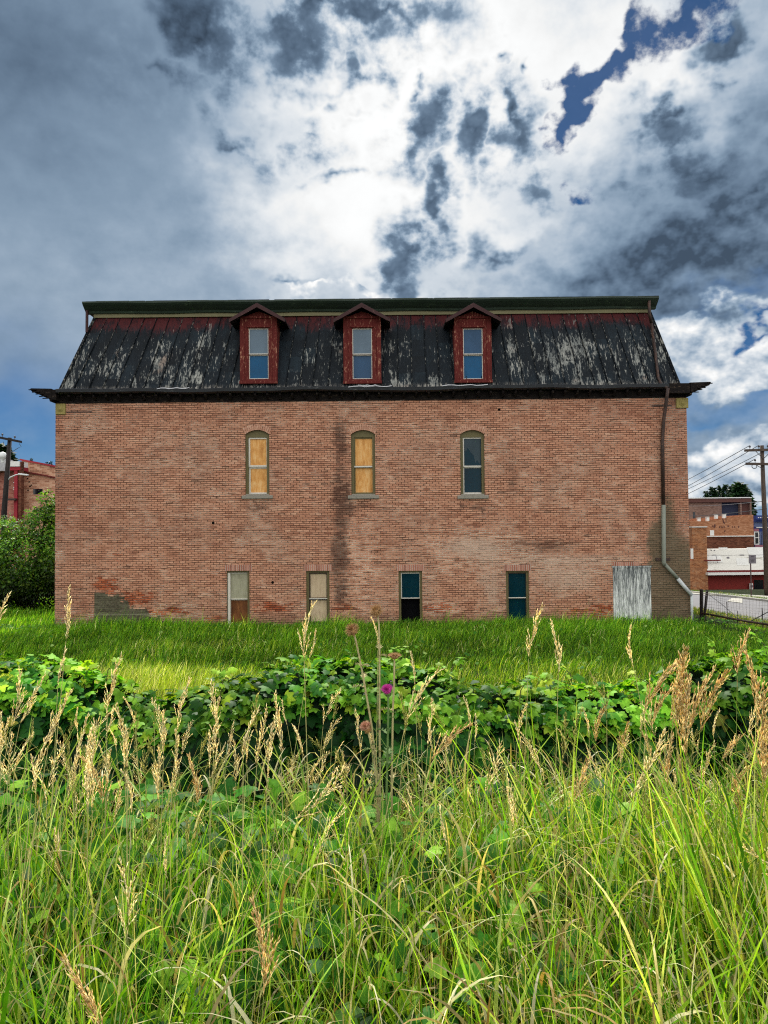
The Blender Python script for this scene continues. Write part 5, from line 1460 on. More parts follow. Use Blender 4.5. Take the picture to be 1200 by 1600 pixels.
def compound(n=5):
    """five leaflets spread from one point"""
    v0, f0 = leaf_shape('oval'); V, Fs = [], []
    for i, (a, s) in enumerate(((0, 1.0), (0.75, .92), (-0.75, .92), (1.6, .7), (-1.6, .7))[:n]):
        c, s_ = math.cos(a), math.sin(a)
        w = v0 * s * np.array([1.15, 1, 1.0]); w[:, 2] -= 0.22 * (w[:, 1]) ** 2
        V.append(np.stack([w[:, 0] * c + w[:, 1] * s_, w[:, 1] * c - w[:, 0] * s_, w[:, 2]], -1)); Fs.append(f0 + i * len(v0))
    return np.concatenate(V), np.concatenate(Fs)
def scatter(shape, p, size, normal, down, colors):
    """place leaves: p (n,3), normal direction (n,3), tip direction hint 'down' (n,3)"""
    v, f = shape; n = len(p)
    nz = normal / np.linalg.norm(normal, axis=1, keepdims=True)
    ty = down - (down * nz).sum(1, keepdims=True) * nz; ty /= np.linalg.norm(ty, axis=1, keepdims=True) + 1e-9
    tx = np.cross(ty, nz)
    V = p[:, None, :] + size[:, None, None] * (v[None, :, 0:1] * tx[:, None] + v[None, :, 1:2] * ty[:, None] + v[None, :, 2:3] * nz[:, None])
    Fs = (np.arange(n)[:, None, None] * len(v) + f[None]).reshape(-1, 3)
    shade = 1.0 - 0.18 * np.linalg.norm(v[:, :2] - v[0, :2], axis=1)
    C = colors[:, None, :] * (1.12 * shade)[None, :, None]
    return V.reshape(-1, 3), Fs, C.reshape(-1, 3)
LOBED, OVAL, COMP = leaf_shape('lobed'), leaf_shape('oval'), compound()
lawn_weeds()

# ---- vine-covered hedge across the lot
HY = 5.7
HTOP = [(-900, 1060), (-200, 1035), (0, 1043), (70, 1040), (130, 1052), (180, 1082), (240, 1098), (300, 1090), (380, 1068), (450, 1048), (520, 1042), (600, 1048), (660, 1062), (740, 1082), (830, 1086), (930, 1082), (1000, 1078), (1060, 1062), (1110, 1040), (1200, 1030), (1400, 1020), (2000, 1040)]
hx = np.array([at(px, py, HY).x for px, py in HTOP]); hz = np.array([at(px, py, HY).z for px, py in HTOP])
def hedge():
    root = empty('vine_hedge', (0, HY, -0.6), 'dense green vine sprawling over a low fence across the lot', 'hedge')
    X0, X1 = -5.2, 5.2
    top = lambda x: np.interp(x, hx, hz) - 0.05
    parts3, cols = [], None
    def batch(n, mode):
        x = rng.uniform(X0, X1, n)
        t = top(x)
        g0 = gz(x, np.full(n, HY))
        bump = vnoise(x, np.zeros(n), 0.45, 4) - .5
        th = 0.42 + 0.22 * bump
        if mode == 'front':
            u = rng.uniform(0, 1, n) ** 0.95
            z = g0 + (t - g0) * u
            lump = vnoise(x, z, 0.30, 5)
            y = HY - th * np.sqrt(np.clip(1 - np.clip((u - .55) / .5, 0, 1) ** 2, 0.02, 1)) * (0.75 + 0.5 * lump) + rng.uniform(0, .12, n) - np.where(x < .9, .55, .25) * np.clip(.75 - u, 0, 1) ** 1.2
            z = np.where(u < .75, gz(x, y) + (z - g0), z)
            nrm = np.stack([rng.normal(0, .45, n), -0.9 + rng.normal(0, .3, n), 0.55 + 0.5 * u + rng.normal(0, .35, n)], -1)
            down = np.stack([rng.normal(0, .5, n), -0.45 + rng.normal(0, .2, n), np.full(n, -0.75)], -1)
        else:
            a = rng.uniform(-0.15, 1.0, n) * np.pi
            y = HY - np.cos(a) * th * 0.95
            z = t + np.sin(a) * 0.10 + rng.normal(0, .035, n) - np.abs(np.cos(a)) * 0.10
            nrm = np.stack([rng.normal(0, .4, n), -0.45 * np.cos(a) + rng.normal(0, .3, n), 0.9 + rng.normal(0, .2, n)], -1)
            down = np.stack([rng.normal(0, .7, n), -np.cos(a) + rng.normal(0, .5, n), np.full(n, -0.25)], -1)
            u = np.ones(n)
        lum = np.clip(vnoise(x, z, 0.42, 8) * 1.5 - .25, 0, 1)
        c = pick([srgb(14, 46, 18), srgb(26, 70, 25), srgb(42, 94, 32), srgb(78, 132, 42), srgb(150, 150, 60)], [3, 4, 2, .5, .12], n, .2) if mode == 'front' else pick([srgb(46, 104, 28), srgb(80, 140, 38), srgb(124, 176, 46), srgb(170, 200, 56)], [3, 3, 2.4, 1.3], n, .2)  # front leaves painted darker than the top, which catches the backlight
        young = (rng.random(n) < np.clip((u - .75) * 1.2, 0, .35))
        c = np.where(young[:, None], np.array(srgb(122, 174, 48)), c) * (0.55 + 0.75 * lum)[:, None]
        return np.stack([x, y, z], -1), nrm, down, c
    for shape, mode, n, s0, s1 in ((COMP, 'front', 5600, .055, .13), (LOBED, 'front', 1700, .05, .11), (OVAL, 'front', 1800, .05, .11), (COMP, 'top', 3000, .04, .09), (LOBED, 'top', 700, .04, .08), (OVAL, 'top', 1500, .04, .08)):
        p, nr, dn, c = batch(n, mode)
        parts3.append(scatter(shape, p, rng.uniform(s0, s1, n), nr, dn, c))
    # inner leaves: coloured dark to stand for the shade behind the face
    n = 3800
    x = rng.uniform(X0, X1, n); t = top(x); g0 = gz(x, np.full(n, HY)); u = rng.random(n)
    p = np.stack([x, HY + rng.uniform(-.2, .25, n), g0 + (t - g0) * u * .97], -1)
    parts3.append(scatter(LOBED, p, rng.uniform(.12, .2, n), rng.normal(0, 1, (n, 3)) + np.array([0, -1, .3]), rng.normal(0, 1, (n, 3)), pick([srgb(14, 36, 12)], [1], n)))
    # shoots standing above the top
    sp, sv = [], MB()
    for _ in range(46):
        x = rng.uniform(X0, X1); y = HY + rng.uniform(-.35, .35); z = float(top(np.array([x]))[0])
        L = rng.uniform(.06, .24); dx_ = rng.uniform(-.12, .12)
        pts = [Vector((x, y, z - .1)), Vector((x + dx_ * .5, y, z + L * .6)), Vector((x + dx_ * 1.6, y, z + L))]
        sv.tube(pts, [.005, .004, .002], 4)
        for k in range(5):
            q = pts[1].lerp(pts[2], k / 4) if k > 1 else pts[0].lerp(pts[1], .6 + k * .3)
            sp.append(tuple(q))
    p = np.array(sp); n = len(p)
    parts3.append(scatter(COMP, p, rng.uniform(.035, .075, n), np.stack([rng.normal(0, .5, n), rng.normal(-.4, .4, n), np.ones(n)], -1), rng.normal(0, 1, (n, 3)), pick([srgb(128, 178, 50), srgb(160, 196, 62), srgb(190, 208, 70)], [2, 2, 1], n)))
    v, f, c = pack(parts3)
    link('foliage', arr_mesh('foliage', v - np.array(root.location), f, M_LEAF, c), root)
    for _ in range(40):
        x = rng.uniform(X0, X1); y = HY + rng.uniform(-.1, .2); g0 = float(gz(x, y)); z = float(top(np.array([x]))[0])
        sv.tube([(x, y, g0 - .05), (x + rng.uniform(-.15, .15), y - .05, (g0 + z) / 2), (x + rng.uniform(-.3, .3), y, z - .05)], [.012, .01, .005], 5)
    sv.build('stem', M_STEM, root)
hedge()

# ---- the tall foreground grass
def wedge(n, y0, y1):
    y = np.sqrt(rng.uniform(0, 1, n) * (y1 ** 2 - y0 ** 2) + y0 ** 2)
    x = rng.uniform(-1, 1, n) * (0.60 * y + 0.45)
    return x, y
GREEN = [srgb(78, 138, 20), srgb(114, 172, 28), srgb(154, 198, 42), srgb(188, 212, 88), srgb(48, 100, 18)]
DRY = [srgb(206, 196, 140), srgb(188, 168, 108), srgb(222, 214, 170), srgb(160, 132, 76)]
def meadow():
    parts = []
    # upright green blades
    x, y = wedge(44000, 0.75, 5.2); n = len(x)
    cl = vnoise(x, y, 0.38, 11); big = vnoise(x, y, 1.1, 12); cl2 = vnoise(x, y, 0.17, 13)
    thin = np.clip((x + 2.6) / 2.8, 0.5, 1.0)                # sparser and leafier at the left
    k = rng.random(n) < thin * (0.12 + 1.1 * cl * (.5 + cl2)) * np.clip((5.3 - y) / 0.9, 0.15, 1); x, y, cl, big, cl2 = x[k], y[k], cl[k], big[k], cl2[k]; n = len(x)
    h = (0.30 + 0.50 * cl + 0.28 * big) * rng.uniform(.5, 1.3, n) * np.interp(y, [.7, 1.5, 2.3, 3.2, 4.2, 5.2], [.62, .80, .95, .85, .68, .60]) * np.where(y > 3.0, np.interp(x / y, [-.5, -.36, -.24, .0, .12, .2, .5], [.6, .48, .30, .26, .55, .85, .95]) * (.45 + 1.15 * vnoise(x, y * .5, .42, 17)), 1.0) * np.interp(x / y, [-.5, 0, .15, .5], [.95, .88, 1.1, 1.18])
    right = np.clip((x + 0.2) / 1.5, 0, 1)
    c = pick(GREEN, [2.2, 3, 2.8, 1.6, 1.6], n, .2) * (0.7 + 0.6 * big)[:, None]
    yel = rng.random(n) < right * .30
    c = np.where(yel[:, None], pick([srgb(180, 200, 56), srgb(204, 206, 96)], [1.4, 1], n), c)
    w = rng.uniform(.005, .0135, n) * np.where(rng.random(n) < .16, 1.6, 1)
    tip = (np.array(srgb(226, 220, 170)), (rng.random(n) < .12) * rng.uniform(.4, 1, n))
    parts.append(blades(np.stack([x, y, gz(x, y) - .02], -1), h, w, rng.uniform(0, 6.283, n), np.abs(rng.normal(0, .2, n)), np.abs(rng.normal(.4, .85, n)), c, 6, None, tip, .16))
    # fine tall stems
    x, y = wedge(5500, 0.9, 5.0); n = len(x)
    c = pick(DRY + [srgb(172, 196, 80), srgb(138, 172, 56)], [2, 1, 1.5, .6, 5, 5], n)
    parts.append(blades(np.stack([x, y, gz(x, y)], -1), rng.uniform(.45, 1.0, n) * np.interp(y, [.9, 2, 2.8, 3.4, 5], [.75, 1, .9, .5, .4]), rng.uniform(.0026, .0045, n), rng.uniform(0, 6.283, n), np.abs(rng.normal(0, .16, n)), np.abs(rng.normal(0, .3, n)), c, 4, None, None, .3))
    # curled straw low down and hanging tips
    x, y = wedge(11000, 0.7, 4.8); n = len(x)
    c = pick([srgb(226, 216, 164), srgb(208, 190, 130), srgb(236, 228, 190), srgb(176, 146, 90)], [3, 3, 2.5, 2], n)
    kk = rng.random(n) < np.interp(x / y, [-.5, 0, .12, .3], [.4, .55, 1.0, 1.0]) * np.interp(y, [2.6, 3.6], [1, .35]); x, y, c = x[kk], y[kk], c[kk]; n = len(x)
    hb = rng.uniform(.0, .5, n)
    c = c * np.interp(hb, [0, .15, .5], [.2, .5, 1.05])[:, None]  # straw near the ground coloured darker, as deep shade
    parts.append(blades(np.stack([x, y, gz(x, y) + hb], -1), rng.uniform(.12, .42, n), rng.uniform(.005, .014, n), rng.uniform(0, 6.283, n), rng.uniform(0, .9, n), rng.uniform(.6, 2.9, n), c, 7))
    # broad arching reed blades close by
    x, y = wedge(1300, 0.85, 3.9); n = len(x)
    c = pick([srgb(96, 152, 30), srgb(144, 190, 48), srgb(188, 212, 104)], [2, 3, 1.3], n)
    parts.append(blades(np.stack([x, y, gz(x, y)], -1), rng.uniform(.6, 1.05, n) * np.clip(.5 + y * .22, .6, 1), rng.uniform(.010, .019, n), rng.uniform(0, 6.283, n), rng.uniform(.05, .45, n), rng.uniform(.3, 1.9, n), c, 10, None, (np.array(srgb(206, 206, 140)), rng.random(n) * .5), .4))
    v, f, c = pack(parts)
    o = link('meadow_grass', arr_mesh('meadow_grass', v, f, M_GRASS, c)); tag(o, 'tall tangled green and straw coloured grass filling the foreground', 'grass', kind='stuff')
meadow()
def weeds():
    """leafy undergrowth between the grass, thicker at the left"""
    parts = []
    n = 13000
    x, y = wedge(n, 0.85, 3.6)
    cl = vnoise(x, y, 0.55, 21)
    k = rng.random(n) < np.clip(0.62 - x * 0.42, .10, 1) * np.clip((cl - .2) * 2.2, 0, 1); x, y = x[k], y[k]; n = len(x)
    z = gz(x, y) + rng.uniform(.06, .62, n) * np.clip(.35 + y * .17, .45, 1)
    c = pick([srgb(38, 90, 24), srgb(62, 126, 30), srgb(98, 160, 40), srgb(146, 194, 60)], [2.6, 3, 1.8, .7], n)
    c = c * np.interp(z - gz(x, y), [.05, .25, .6], [.2, .5, 1.05])[:, None]  # shade under the grass painted into the lower leaves
    up = np.stack([rng.normal(0, .5, n), rng.normal(-.35, .4, n), np.ones(n)], -1)
    half = n // 8
    parts.append(scatter(LOBED, np.stack([x, y, z], -1)[:half], rng.uniform(.045, .10, half) * np.interp(y[:half], [1, 3], [.55, 1]), up[:half], rng.normal(0, 1, (half, 3)) - np.array([0, .6, .3]), c[:half]))
    m = n - half
    parts.append(scatter(COMP, np.stack([x, y, z], -1)[half:], rng.uniform(.045, .095, m) * np.interp(y[half:], [1, 3], [.6, 1]), up[half:], rng.normal(0, 1, (m, 3)) - np.array([0, .6, .3]), c[half:]))
    v, f, c = pack(parts)
    o = link('undergrowth', arr_mesh('undergrowth', v, f, M_LEAF, c)); tag(o, 'leafy green weeds growing low between the tall grass', 'weeds', kind='stuff')
weeds()
# ------------------------------------------------------------------ trees
def leafy_tree(name, label, base, blobs, nleaf, lsize, cols, limbs, group=None, shape=OVAL, cat='tree', gap=0.35):
    """blobs: (centre offset, radii) of crown masses; leaves sit mostly in the outer shell, in clumps"""
    base = Vector(base)
    root = empty(name, base, label, cat, group)
    mb = MB()
    for pts, r0, r1 in limbs:
        n = len(pts); mb.tube([base + Vector(p) for p in pts], [r0 + (r1 - r0) * i / (n - 1) for i in range(n)], 7)
    mb.build('trunk', M_BARK, root, smooth=True)
    parts = []
    vol = np.array([r[0] * r[1] * r[2] for _, r in blobs]) ** (2 / 3); vol /= vol.sum()
    for (c, r), fr in zip(blobs, vol):
        ncl = max(6, int(nleaf * fr / 26))
        d = rng.normal(0, 1, (ncl, 3)); d /= np.linalg.norm(d, axis=1, keepdims=True)
        rad = rng.uniform(.55, 1.06, ncl) ** .6
        cc = np.array(base) + np.array(c) + d * np.array(r) * rad[:, None]
        keep = (vnoise(cc[:, 0] * 1.3 + cc[:, 1], cc[:, 2] * 1.2, .8, 31) > gap * .6)
        cc, d = cc[keep], d[keep]
        m = 26
        off = rng.normal(0, 1, (len(cc), m, 3)) * np.array([.24, .24, .16]) * (min(r) * .5 + .25)
        p = (cc[:, None] + off).reshape(-1, 3); dd = np.repeat(d, m, 0)
        bright = np.repeat(rng.uniform(.7, 1.25, len(cc)), m) * np.clip(.62 + .6 * dd[:, 2], .22, 1.25) * np.clip(.12 + (p[:, 2] - base.z) / 3.0, .12, 1)  # crown shading in the leaf colour: bright tops, dark underside
        n = len(p)
        nr = dd * .6 + rng.normal(0, .55, (n, 3)) + np.array([0, -.2, .5])
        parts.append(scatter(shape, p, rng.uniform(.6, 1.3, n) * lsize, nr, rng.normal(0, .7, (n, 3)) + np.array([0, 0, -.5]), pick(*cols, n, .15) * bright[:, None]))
    v, f, c = pack(parts)
    link('crown', arr_mesh('crown', v - np.array(base), f, M_TREE, c), root)
    return root

tb = at(45, 940, 33.5)
zt_ = float(gz(tb.x, 33.5))
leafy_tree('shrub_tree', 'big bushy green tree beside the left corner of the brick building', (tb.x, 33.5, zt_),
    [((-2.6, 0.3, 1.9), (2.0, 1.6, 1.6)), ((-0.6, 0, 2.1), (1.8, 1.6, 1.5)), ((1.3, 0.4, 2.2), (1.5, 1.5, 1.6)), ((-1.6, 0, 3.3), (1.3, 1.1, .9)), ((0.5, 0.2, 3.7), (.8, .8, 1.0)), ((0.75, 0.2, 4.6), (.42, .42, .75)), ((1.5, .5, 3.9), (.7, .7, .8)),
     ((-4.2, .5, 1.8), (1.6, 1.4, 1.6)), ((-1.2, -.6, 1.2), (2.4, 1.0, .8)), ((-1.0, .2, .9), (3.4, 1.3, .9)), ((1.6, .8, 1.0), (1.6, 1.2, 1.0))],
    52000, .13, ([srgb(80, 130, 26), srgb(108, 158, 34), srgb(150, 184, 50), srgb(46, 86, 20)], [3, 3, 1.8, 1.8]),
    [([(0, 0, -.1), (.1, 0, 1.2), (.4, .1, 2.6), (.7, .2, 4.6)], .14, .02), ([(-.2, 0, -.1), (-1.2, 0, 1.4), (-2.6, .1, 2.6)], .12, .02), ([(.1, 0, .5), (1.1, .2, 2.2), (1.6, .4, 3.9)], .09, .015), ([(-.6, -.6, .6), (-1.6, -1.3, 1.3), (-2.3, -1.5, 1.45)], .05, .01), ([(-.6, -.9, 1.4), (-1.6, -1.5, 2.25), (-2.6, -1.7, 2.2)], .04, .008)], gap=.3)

def conifer(px, base_py, top_py, Y, wpx, label):
    p, q = at(px, base_py, Y), at(px, top_py, Y)
    h = q.z - p.z; r = wpx / F_PX * Y / 2
    root = empty('conifer_tree', (p.x, Y, p.z), label, 'tree', 'dark conifers behind the roofs on the right')
    mb = MB(); mb.tube([(p.x, Y, p.z), (p.x + .05, Y, p.z + h * .6), (p.x, Y, q.z)], [.03 * h * .4, .02 * h * .4, .01], 6); mb.build('trunk', M_BARK, root)
    parts = []
    tiers = int(10 + h * 1.1)
    pp, nn, dd = [], [], []
    for i in range(tiers):
        t = i / tiers; zc = p.z + h * (.06 + .94 * t); rr = r * (1 - t) ** .85 * rnd.uniform(.75, 1.15) + .06
        for k in range(int(9 + 12 * (1 - t))):
            a = rnd.uniform(0, 6.283); L = rr * rnd.uniform(.6, 1.1)
            for s in range(5):
                u = (s + rnd.random()) / 5
                pp.append((p.x + math.cos(a) * L * u, Y + math.sin(a) * L * u, zc - .25 * L * u + rnd.uniform(-.05, .05) * h * .3)); dd.append((math.cos(a), math.sin(a), -.5)); nn.append((rnd.gauss(0, .5), rnd.gauss(-.3, .5), 1))
    n = len(pp)
    v, f, c = scatter(OVAL, np.array(pp), rng.uniform(.6, 1.2, n) * r * .62, np.array(nn), np.array(dd), pick([srgb(22, 44, 26), srgb(34, 62, 34), srgb(46, 76, 38)], [3, 3, 1], n))
    link('crown', arr_mesh('crown', v - np.array(root.location), f, M_TREE, c), root)
conifer(1103, 800, 766, 118, 14, 'small dark conifer leftmost above the flat roofed block')
conifer(1115, 800, 761, 122, 20, 'rounded dark conifer second from the left above the flat roofed block')
conifer(1125, 800, 758, 126, 16, 'slim dark conifer between the rounded one and the tall ones')
conifer(1134, 800, 756, 124, 15, 'narrow pointed conifer just left of the largest conifers')
conifer(1147, 806, 756, 118, 26, 'large dark conifer with the left of two broad crowns')
conifer(1157, 806, 753, 115, 34, 'tallest dark conifer with the broadest crown, beside the blue building')
conifer(1168, 806, 764, 121, 24, 'dark conifer rightmost above the blue building')
p = at(1137, 790, 108)
leafy_tree('broadleaf_tree', 'light green round tree in front of the dark conifers', (p.x, 108, p.z - 3), [((0, 0, 3.0), (1.1, 1, .8)), ((.5, 0, 3.5), (.7, .7, .6))], 900, .25, ([srgb(70, 112, 40), srgb(96, 138, 50)], [1, 1]), [([(0, 0, -1), (0, 0, 2), (.1, 0, 3.4)], .12, .03)])
for px, py, w, lab in ((49, 715, 3.5, 'tiny dark conifer showing over the sloping coping, left one'), (73, 720.5, 3, 'tiny dark conifer showing over the sloping coping, middle one'), (79, 719.5, 4, 'tiny dark conifer showing over the sloping coping, right one'), (2, 696, 22, 'dark rounded conifer behind the leaning utility pole')):
    conifer(px, py + 28, py, 85, w * 2.0, lab)

# ------------------------------------------------------------------ thistles
M_THISTLE_DRY = simple('dry_thistle', srgb(176, 136, 90), 0.4, 60.0, 0.9, (1, 1, 1), srgb(74, 50, 34), 0.5, 0.62)
M_THISTLE_STEM = simple('thistle_stem', srgb(180, 168, 122), 0.25, 40.0, 0.9, (1, 1, .3), srgb(134, 116, 80), 0.5, 0.62)
M_THISTLE_PINK = simple('thistle_pink', srgb(196, 44, 150), 0.3, 90.0, 0.7, (1, 1, 1), srgb(226, 110, 190), 0.5, 0.62)
M_THISTLE_GREEN = simple('thistle_green', srgb(96, 122, 66), 0.3, 60.0, 0.8)
M_THISTLE_BUD = simple('thistle_fading', srgb(196, 146, 118), 0.3, 70.0, 0.8, (1, 1, 1), srgb(150, 96, 76), 0.5, 0.62)

def spiky_ball(c, axis, r, flat, n, mat, parent, name, slen=.5, up_only=True, spread=1.0):
    """flower head: a core with many pointed bracts"""
    c, axis = Vector(c), Vector(axis).normalized()
    mb = MB()
    mb.lathe(c, [(0, -r * flat), (r * .6, -r * flat * .8), (r * .86, -r * flat * .1), (r * .7, r * flat * .45), (0, r * flat * .6)], 10, axis)
    a = axis.cross(Vector((.2, .3, .9))).normalized(); b = axis.cross(a)
    for i in range(n):
        th = rnd.uniform(0, 6.283); ph = math.acos(rnd.uniform(-.75 if not up_only else .05, 1)) * spread
        d = (a * math.cos(th) + b * math.sin(th)) * math.sin(ph) + axis * math.cos(ph) * flat
        p0 = c + d * r * .7; tip = c + d * r * (1 + slen * rnd.uniform(.6, 1.1)) + axis * r * .1
        s = axis.cross(d); s = s.normalized() * r * .10 if s.length > 1e-4 else a * r * .1
        t2 = d.cross(s).normalized() * r * .06
        mb.add([p0 - s, p0 + s, p0 + t2, tip], [(0, 1, 3), (1, 2, 3), (2, 0, 3)])
    return mb.build(name, mat, parent)

def thistle(label, pxs, Y, head, mat, kind, stem_r=.0042):
    """pxs: stem points from base to head in photo pixels, at distance Y"""
    P = [at(px, py, Y) for px, py in pxs]
    g = Vector((P[0].x, Y, float(gz(P[0].x, Y))))
    root = empty('thistle', g, label, 'thistle', 'thistles standing in front of the hedge')
    pts = [g] + P
    mb = MB(); mb.tube(pts, [stem_r * 1.25 - stem_r * .35 * i / (len(pts) - 1) for i in range(len(pts))], 7)
    mb.build('stem', M_THISTLE_STEM if kind != 'fresh' else M_THISTLE_GREEN, root, smooth=True)
    d = (P[-1] - P[-2]).normalized()
    c = P[-1]
    if kind == 'dry':
        axis = (d + Vector(head)).normalized()
        spiky_ball(c + axis * .006, axis, .024, .85, 230, mat, root, 'seed_head', .6, False)
    elif kind == 'flat':
        axis = (d + Vector(head)).normalized()
        spiky_ball(c + axis * .004, axis, .025, .42, 170, mat, root, 'seed_head', .4, True)
    else:
        axis = (d + Vector(head)).normalized()
        spiky_ball(c, axis, .017, .9, 90, M_THISTLE_GREEN if kind == 'fresh' else M_THISTLE_DRY, root, 'bract', .35, False)
        spiky_ball(c + axis * .013, axis, .020, .85, 210, mat, root, 'flower', .55, True)
    # spiny leaves up the stem
    nl = {'dry': 5, 'flat': 3}.get(kind, 12)
    for i in range(nl):
        t = rnd.uniform(.12, .72)
        seg = t * (len(pts) - 1); k = int(seg); q = pts[k].lerp(pts[min(k + 1, len(pts) - 1)], seg - k)
        a = rnd.uniform(0, 6.283); L = rnd.uniform(.04, .10) * (1.2 - t); dr = Vector((math.cos(a), math.sin(a), .55))
        side = Vector((-math.sin(a), math.cos(a), 0))
        mb = MB(); N = 5
        for j in range(N):
            u0, u1 = j / N, (j + 1) / N; w = L * .22 * (1 - u0)
            m = q + dr * L * (u0 + .12) - Vector((0, 0, L * .5 * u0 ** 2)); e = q + dr * L * u1 - Vector((0, 0, L * .5 * u1 ** 2)); s0 = q + dr * L * u0 - Vector((0, 0, L * .5 * u0 ** 2))
            mb.add([s0 + side * w * .35, m + side * w * 1.5 + Vector((0, 0, .006)), e + side * w * .3, e - side * w * .3, m - side * w * 1.5 + Vector((0, 0, .006)), s0 - side * w * .35], [(0, 1, 2), (0, 2, 3, 5), (5, 3, 4)])
        mb.build('leaf', M_THISTLE_GREEN if kind not in ('dry', 'flat') else M_THISTLE_STEM, root)
TY = 3.15
thistle('dry brown thistle head on a slanting stem, left of the tallest one', [(592, 1230), (580, 1130), (567, 1055), (558, 1010), (552, 986)], TY, (-.45, -.3, 0), M_THISTLE_DRY, 'dry')
thistle('tallest thistle, dry brown head tilted left on a straight pale stem', [(594, 1240), (593, 1120), (593, 1020), (592, 975), (589, 957)], TY + .05, (-.5, -.3, 0), M_THISTLE_DRY, 'dry')
thistle('thistle with a flat brown disc head right of the tall pair', [(612, 1220), (614, 1110), (616, 1060), (616.5, 1027)], TY + .1, (0, -.2, .5), M_THISTLE_DRY, 'flat')
thistle('thistle with a bright magenta flower just above the green leaves', [(604, 1240), (606, 1150), (607, 1105), (606, 1083)], TY - .08, (-.25, -.35, .3), M_THISTLE_PINK, 'fresh')
thistle('thistle with a faded pinkish bud half hidden low in the stalks', [(590, 1240), (584, 1180), (578, 1155), (574, 1140)], TY - .02, (-.4, -.4, .2), M_THISTLE_BUD, 'fading')

# ------------------------------------------------------------------ seed-head stalks
def spray(L, nb_, ang, dens, col_list, thick=1.0):
    """a seed head of length L pointing up +Z from the origin, slightly nodding to +X; returns V,F,C"""
    P, T, S, C = [], [], [], []
    VV, FF, CC = [], [], []
    off = 0
    def spike(p, d, l, w, col):
        nonlocal off
        d = d / (np.linalg.norm(d) + 1e-9)
        a = np.cross(d, rng.normal(0, 1, 3)); a /= np.linalg.norm(a) + 1e-9; b = np.cross(d, a)
        m = p + d * l * .42
        v = [p, m + a * w, m + b * w, m - a * w, m - b * w, p + d * l]
        VV.extend(v); FF.extend([(off, off + 1, off + 2), (off, off + 2, off + 3), (off, off + 3, off + 4), (off, off + 4, off + 1), (off + 5, off + 2, off + 1), (off + 5, off + 3, off + 2), (off + 5, off + 4, off + 3), (off + 5, off + 1, off + 4)])
        CC.extend([col * .8] + [col] * 4 + [col * 1.2]); off += 6
    bend = rng.uniform(.1, .7)
    axis = lambda t: np.array([bend * L * .5 * t ** 2, 0, L * t * (1 - .12 * bend * t)])
    tang = lambda t: np.array([bend * t, 0, 1.0])
    for i in range(nb_):
        t = (i + rng.uniform(0, .6)) / nb_
        p0 = axis(t); a = rng.uniform(0, 6.283)
        bl = L * (.34 * (1 - t) ** .8 + .07) * rng.uniform(.6, 1.2)
        an = ang * rng.uniform(.5, 1.3)
        d = tang(t) / np.linalg.norm(tang(t)) * math.cos(an) + np.array([math.cos(a), math.sin(a), 0]) * math.sin(an)
        d /= np.linalg.norm(d)
        k = max(2, int(dens * bl / .008))
        for j in range(k):
            u = (j + .4) / k
            q = p0 + d * bl * u
            col = np.array(col_list[rng.integers(len(col_list))]) * rng.uniform(.75, 1.25)
            spike(q, d + rng.normal(0, .16, 3), rng.uniform(.012, .021), rng.uniform(.0010, .0017) * thick, col)
        spike(p0, d, bl, .0006, np.array(col_list[0]) * .8)
    for t in np.linspace(.5, 1, 8):
        col = np.array(col_list[rng.integers(len(col_list))])
        spike(axis(t), tang(t) + rng.normal(0, .15, 3), .015, .0016 * thick, col)
    # rachis
    for t in np.linspace(0, .92, 8):
        spike(axis(t), tang(t), L * .16, .0011, np.array(col_list[0]) * .8)
    return np.array(VV), np.array(FF), np.array(CC)
PALE = [srgb(242, 230, 192), srgb(230, 212, 166), srgb(248, 240, 214)]
GOLD = [srgb(222, 200, 150), srgb(198, 168, 116), srgb(238, 222, 182)]
GREENISH = [srgb(182, 182, 112), srgb(160, 160, 88), srgb(206, 200, 140)]
def bank(n, L, nb_, ang, dens, cols, th=1.0):
    out = []
    for _ in range(n):
        v, f, c = spray(L, nb_, ang, dens, cols, th)
        out.append(arr_mesh('seed_head', v, f, M_STRAW, c))
    return out
BANKS = {'pale': bank(6, .20, 20, .24, 1.0, PALE), 'slim': bank(5, .15, 14, .13, .9, PALE), 'gold': bank(6, .21, 28, .26, 1.25, GOLD, 1.15), 'green': bank(4, .17, 16, .28, .9, GREENISH), 'open': bank(4, .22, 16, .5, .8, PALE, 1.1)}
M_STALK = simple('stalk_straw', srgb(186, 176, 114), 0.2, 30.0, 0.8, (1, 1, .2), srgb(146, 158, 80), 0.5, 0.62)
M_STALK_G = simple('stalk_green', srgb(128, 140, 62), 0.25, 30.0, 0.8, (1, 1, .2), srgb(176, 150, 88), 0.5, 0.62)
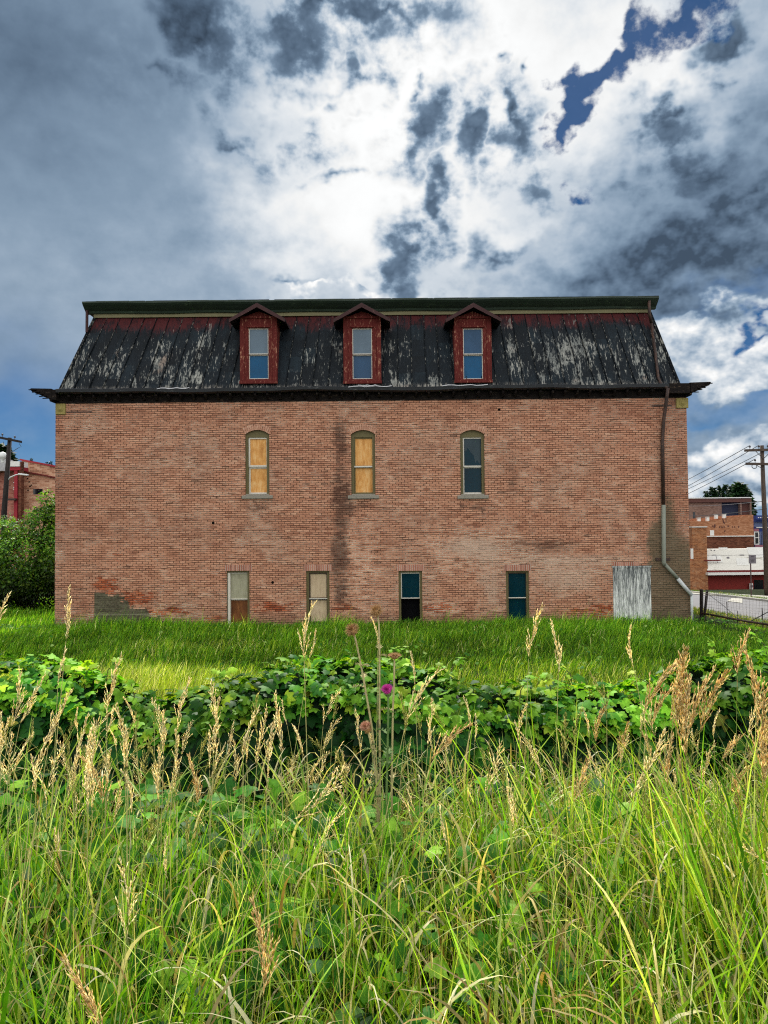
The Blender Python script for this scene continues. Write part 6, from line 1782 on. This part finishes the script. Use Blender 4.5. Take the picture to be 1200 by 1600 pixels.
def stalk(px_tip, py_tip, Y, kind, lean=0.0, scale=1.0, label=None, cat='grass stalk', head_rot=None):
    """stalk whose head tip stands where a ray at distance Y meets it; lean is sideways slope of the stalk"""
    tip = at(px_tip, py_tip, Y)
    me = BANKS[kind][rnd.randrange(len(BANKS[kind]))]
    L = {'pale': .20, 'slim': .15, 'gold': .21, 'green': .17, 'open': .22}[kind] * scale
    d = Vector((math.sin(lean), rnd.uniform(-.1, .1), math.cos(lean))).normalized()
    hb = tip - d * L
    # stem runs down to the ground, straightening
    g = float(gz(hb.x, Y))
    Hs = hb.z - g
    foot = Vector((hb.x - math.sin(lean) * Hs * .45, Y + rnd.uniform(-.05, .05), 0)); foot.z = float(gz(foot.x, foot.y))
    root = empty('grass_stalk', foot, label or 'thin straw coloured grass stalk with a small seed head among the foreground blades', cat, 'tall seeding grass stalks in the foreground'); root['kind'] = 'thing'
    mid = foot.lerp(hb, .55) - Vector((math.sin(lean) * Hs * .05, 0, 0))
    mb = MB(); mb.tube([foot, mid, hb], [.0020 * scale + .0004, .0016 * scale, .0011 * scale], 4, cap=False)
    mb.build('stem', M_STALK if kind != 'gold' else M_STALK_G, root)
    o = link('seed_head', me, root)
    q = d.to_track_quat('Z', 'X')
    spin = Matrix.Rotation(rnd.uniform(0, 6.283) if head_rot is None else head_rot, 4, 'Z')
    o.matrix_local = Matrix.Translation(hb - foot) @ q.to_matrix().to_4x4() @ spin @ Matrix.Scale(scale, 4)
    return root


NAMED = [
 (112, 922, 3.0, 'pale', .14, 1.05, 'pale seed head standing against the left end of the brick wall'),
 (16, 935, 2.7, 'pale', .45, 1.15, 'pale seed head leaning in at the left frame edge, tip over the shaded lawn'),
 (98, 1015, 2.9, 'slim', .10, 1.0, 'cream seed head below the one against the wall corner'),
 (173, 1022, 2.9, 'pale', .06, 1.2, 'straight cream seed head over the dip at the left of the hedge'),
 (50, 1052, 2.6, 'pale', .35, 1.0, 'cream seed head leaning right over the dark leaves at far left'),
 (62, 1055, 2.7, 'pale', .38, .95, 'paired cream seed head just right of the leaning one at far left'),
 (160, 1175, 2.6, 'gold', .02, .9, 'rusty seed head low against the dark left part of the hedge'),
 (313, 1180, 2.6, 'gold', .04, .8, 'small rusty seed head left of centre against the dark hedge foot'),
 (472, 942, 3.0, 'pale', -.04, 1.15, 'tall pale seed head in front of the second ground floor window'),
 (497, 985, 3.0, 'slim', .30, .8, 'short side head leaning right below the second ground floor window'),
 (592, 965, 3.1, 'slim', .04, .9, 'thin pale grass head beside the tallest thistle'),
 (645, 1020, 3.0, 'slim', -.05, .9, 'slim seed head right of the flat brown thistle'),
 (672, 1038, 2.8, 'pale', .42, 1.15, 'straw seed head leaning right of the magenta thistle'),
 (835, 942, 3.0, 'pale', .10, 1.15, 'tall cream seed head below the dark window left of the boarded door'),
 (875, 970, 3.1, 'pale', .06, 1.1, 'cream seed head between the last window and the boarded door'),
 (968, 980, 3.0, 'slim', -.30, 1.2, 'seed head leaning left below the boarded door'),
 (1040, 1008, 2.7, 'gold', .30, 1.25, 'golden seed head leaning right at the left of the golden clump'),
 (1057, 1000, 2.6, 'gold', .0, 1.4, 'tallest golden seed head in the middle of the golden clump'),
 (1072, 1022, 2.6, 'gold', .08, 1.3, 'golden seed head right of the tallest one in the clump'),
 (1064, 1060, 2.5, 'gold', -.06, 1.3, 'dense golden head lower in the golden clump'),
 (1088, 1040, 2.6, 'gold', .14, 1.2, 'golden head with green stem at the right of the clump'),
 (1118, 1035, 2.6, 'gold', .22, 1.2, 'golden head leaning right beyond the golden clump'),
 (1152, 980, 2.9, 'gold', .05, .9, 'lone golden head in front of the fence foot on a long thin stem'),
 (1195, 1022, 2.5, 'gold', .10, 1.2, 'golden head near the right frame edge over dark leaves'),
 (1192, 1085, 2.4, 'gold', .0, 1.3, 'dense golden head at the right frame edge below the taller one'),
 (1045, 1150, 2.4, 'pale', .55, 1.2, 'cream seed head drooping right under the golden clump'),
 (1170, 1290, 2.2, 'open', -.55, 1.1, 'open feathery pale head leaning left at the right side'),
 (716, 1118, 2.6, 'gold', .55, .9, 'single brown spike leaning right in front of the hedge centre'),
 (565, 1225, 2.1, 'open', 1.1, 1.0, 'pale head bent nearly flat left of centre below the hedge'),
 (218, 1345, 1.75, 'open', .15, .8, 'frayed pale dry head low at the left'),
 (428, 1412, 1.6, 'gold', .12, .95, 'large dry tan head low in the foreground left of centre'),
 (122, 1490, 1.5, 'gold', -.35, .8, 'drooping dry tan head at the lower left'),
]
for px, py, Y, kind, lean, sc, lab in NAMED:
    stalk(px, py, Y, kind, lean, sc, lab)
# the many slighter ones
for i in range(195):
    while True:
        px = rnd.uniform(-10, 1210) if rnd.random() < .7 else rnd.uniform(-10, 560)
        u = rnd.random()
        if rnd.random() < (1.0 if px < 330 or px > 740 else .8): break
    py = rnd.choice([rnd.uniform(1085, 1240), rnd.uniform(1060, 1180), rnd.uniform(1120, 1330)])
    if px > 640: py -= 15
    Y = rnd.uniform(2.2, 4.4)
    kind = rnd.choice(['pale', 'slim', 'slim', 'green', 'green', 'pale', 'open'] + (['gold'] * 4 if px > 900 else []))
    stalk(px, py, Y, kind, rnd.gauss(.06, .2), rnd.uniform(.7, 1.05))
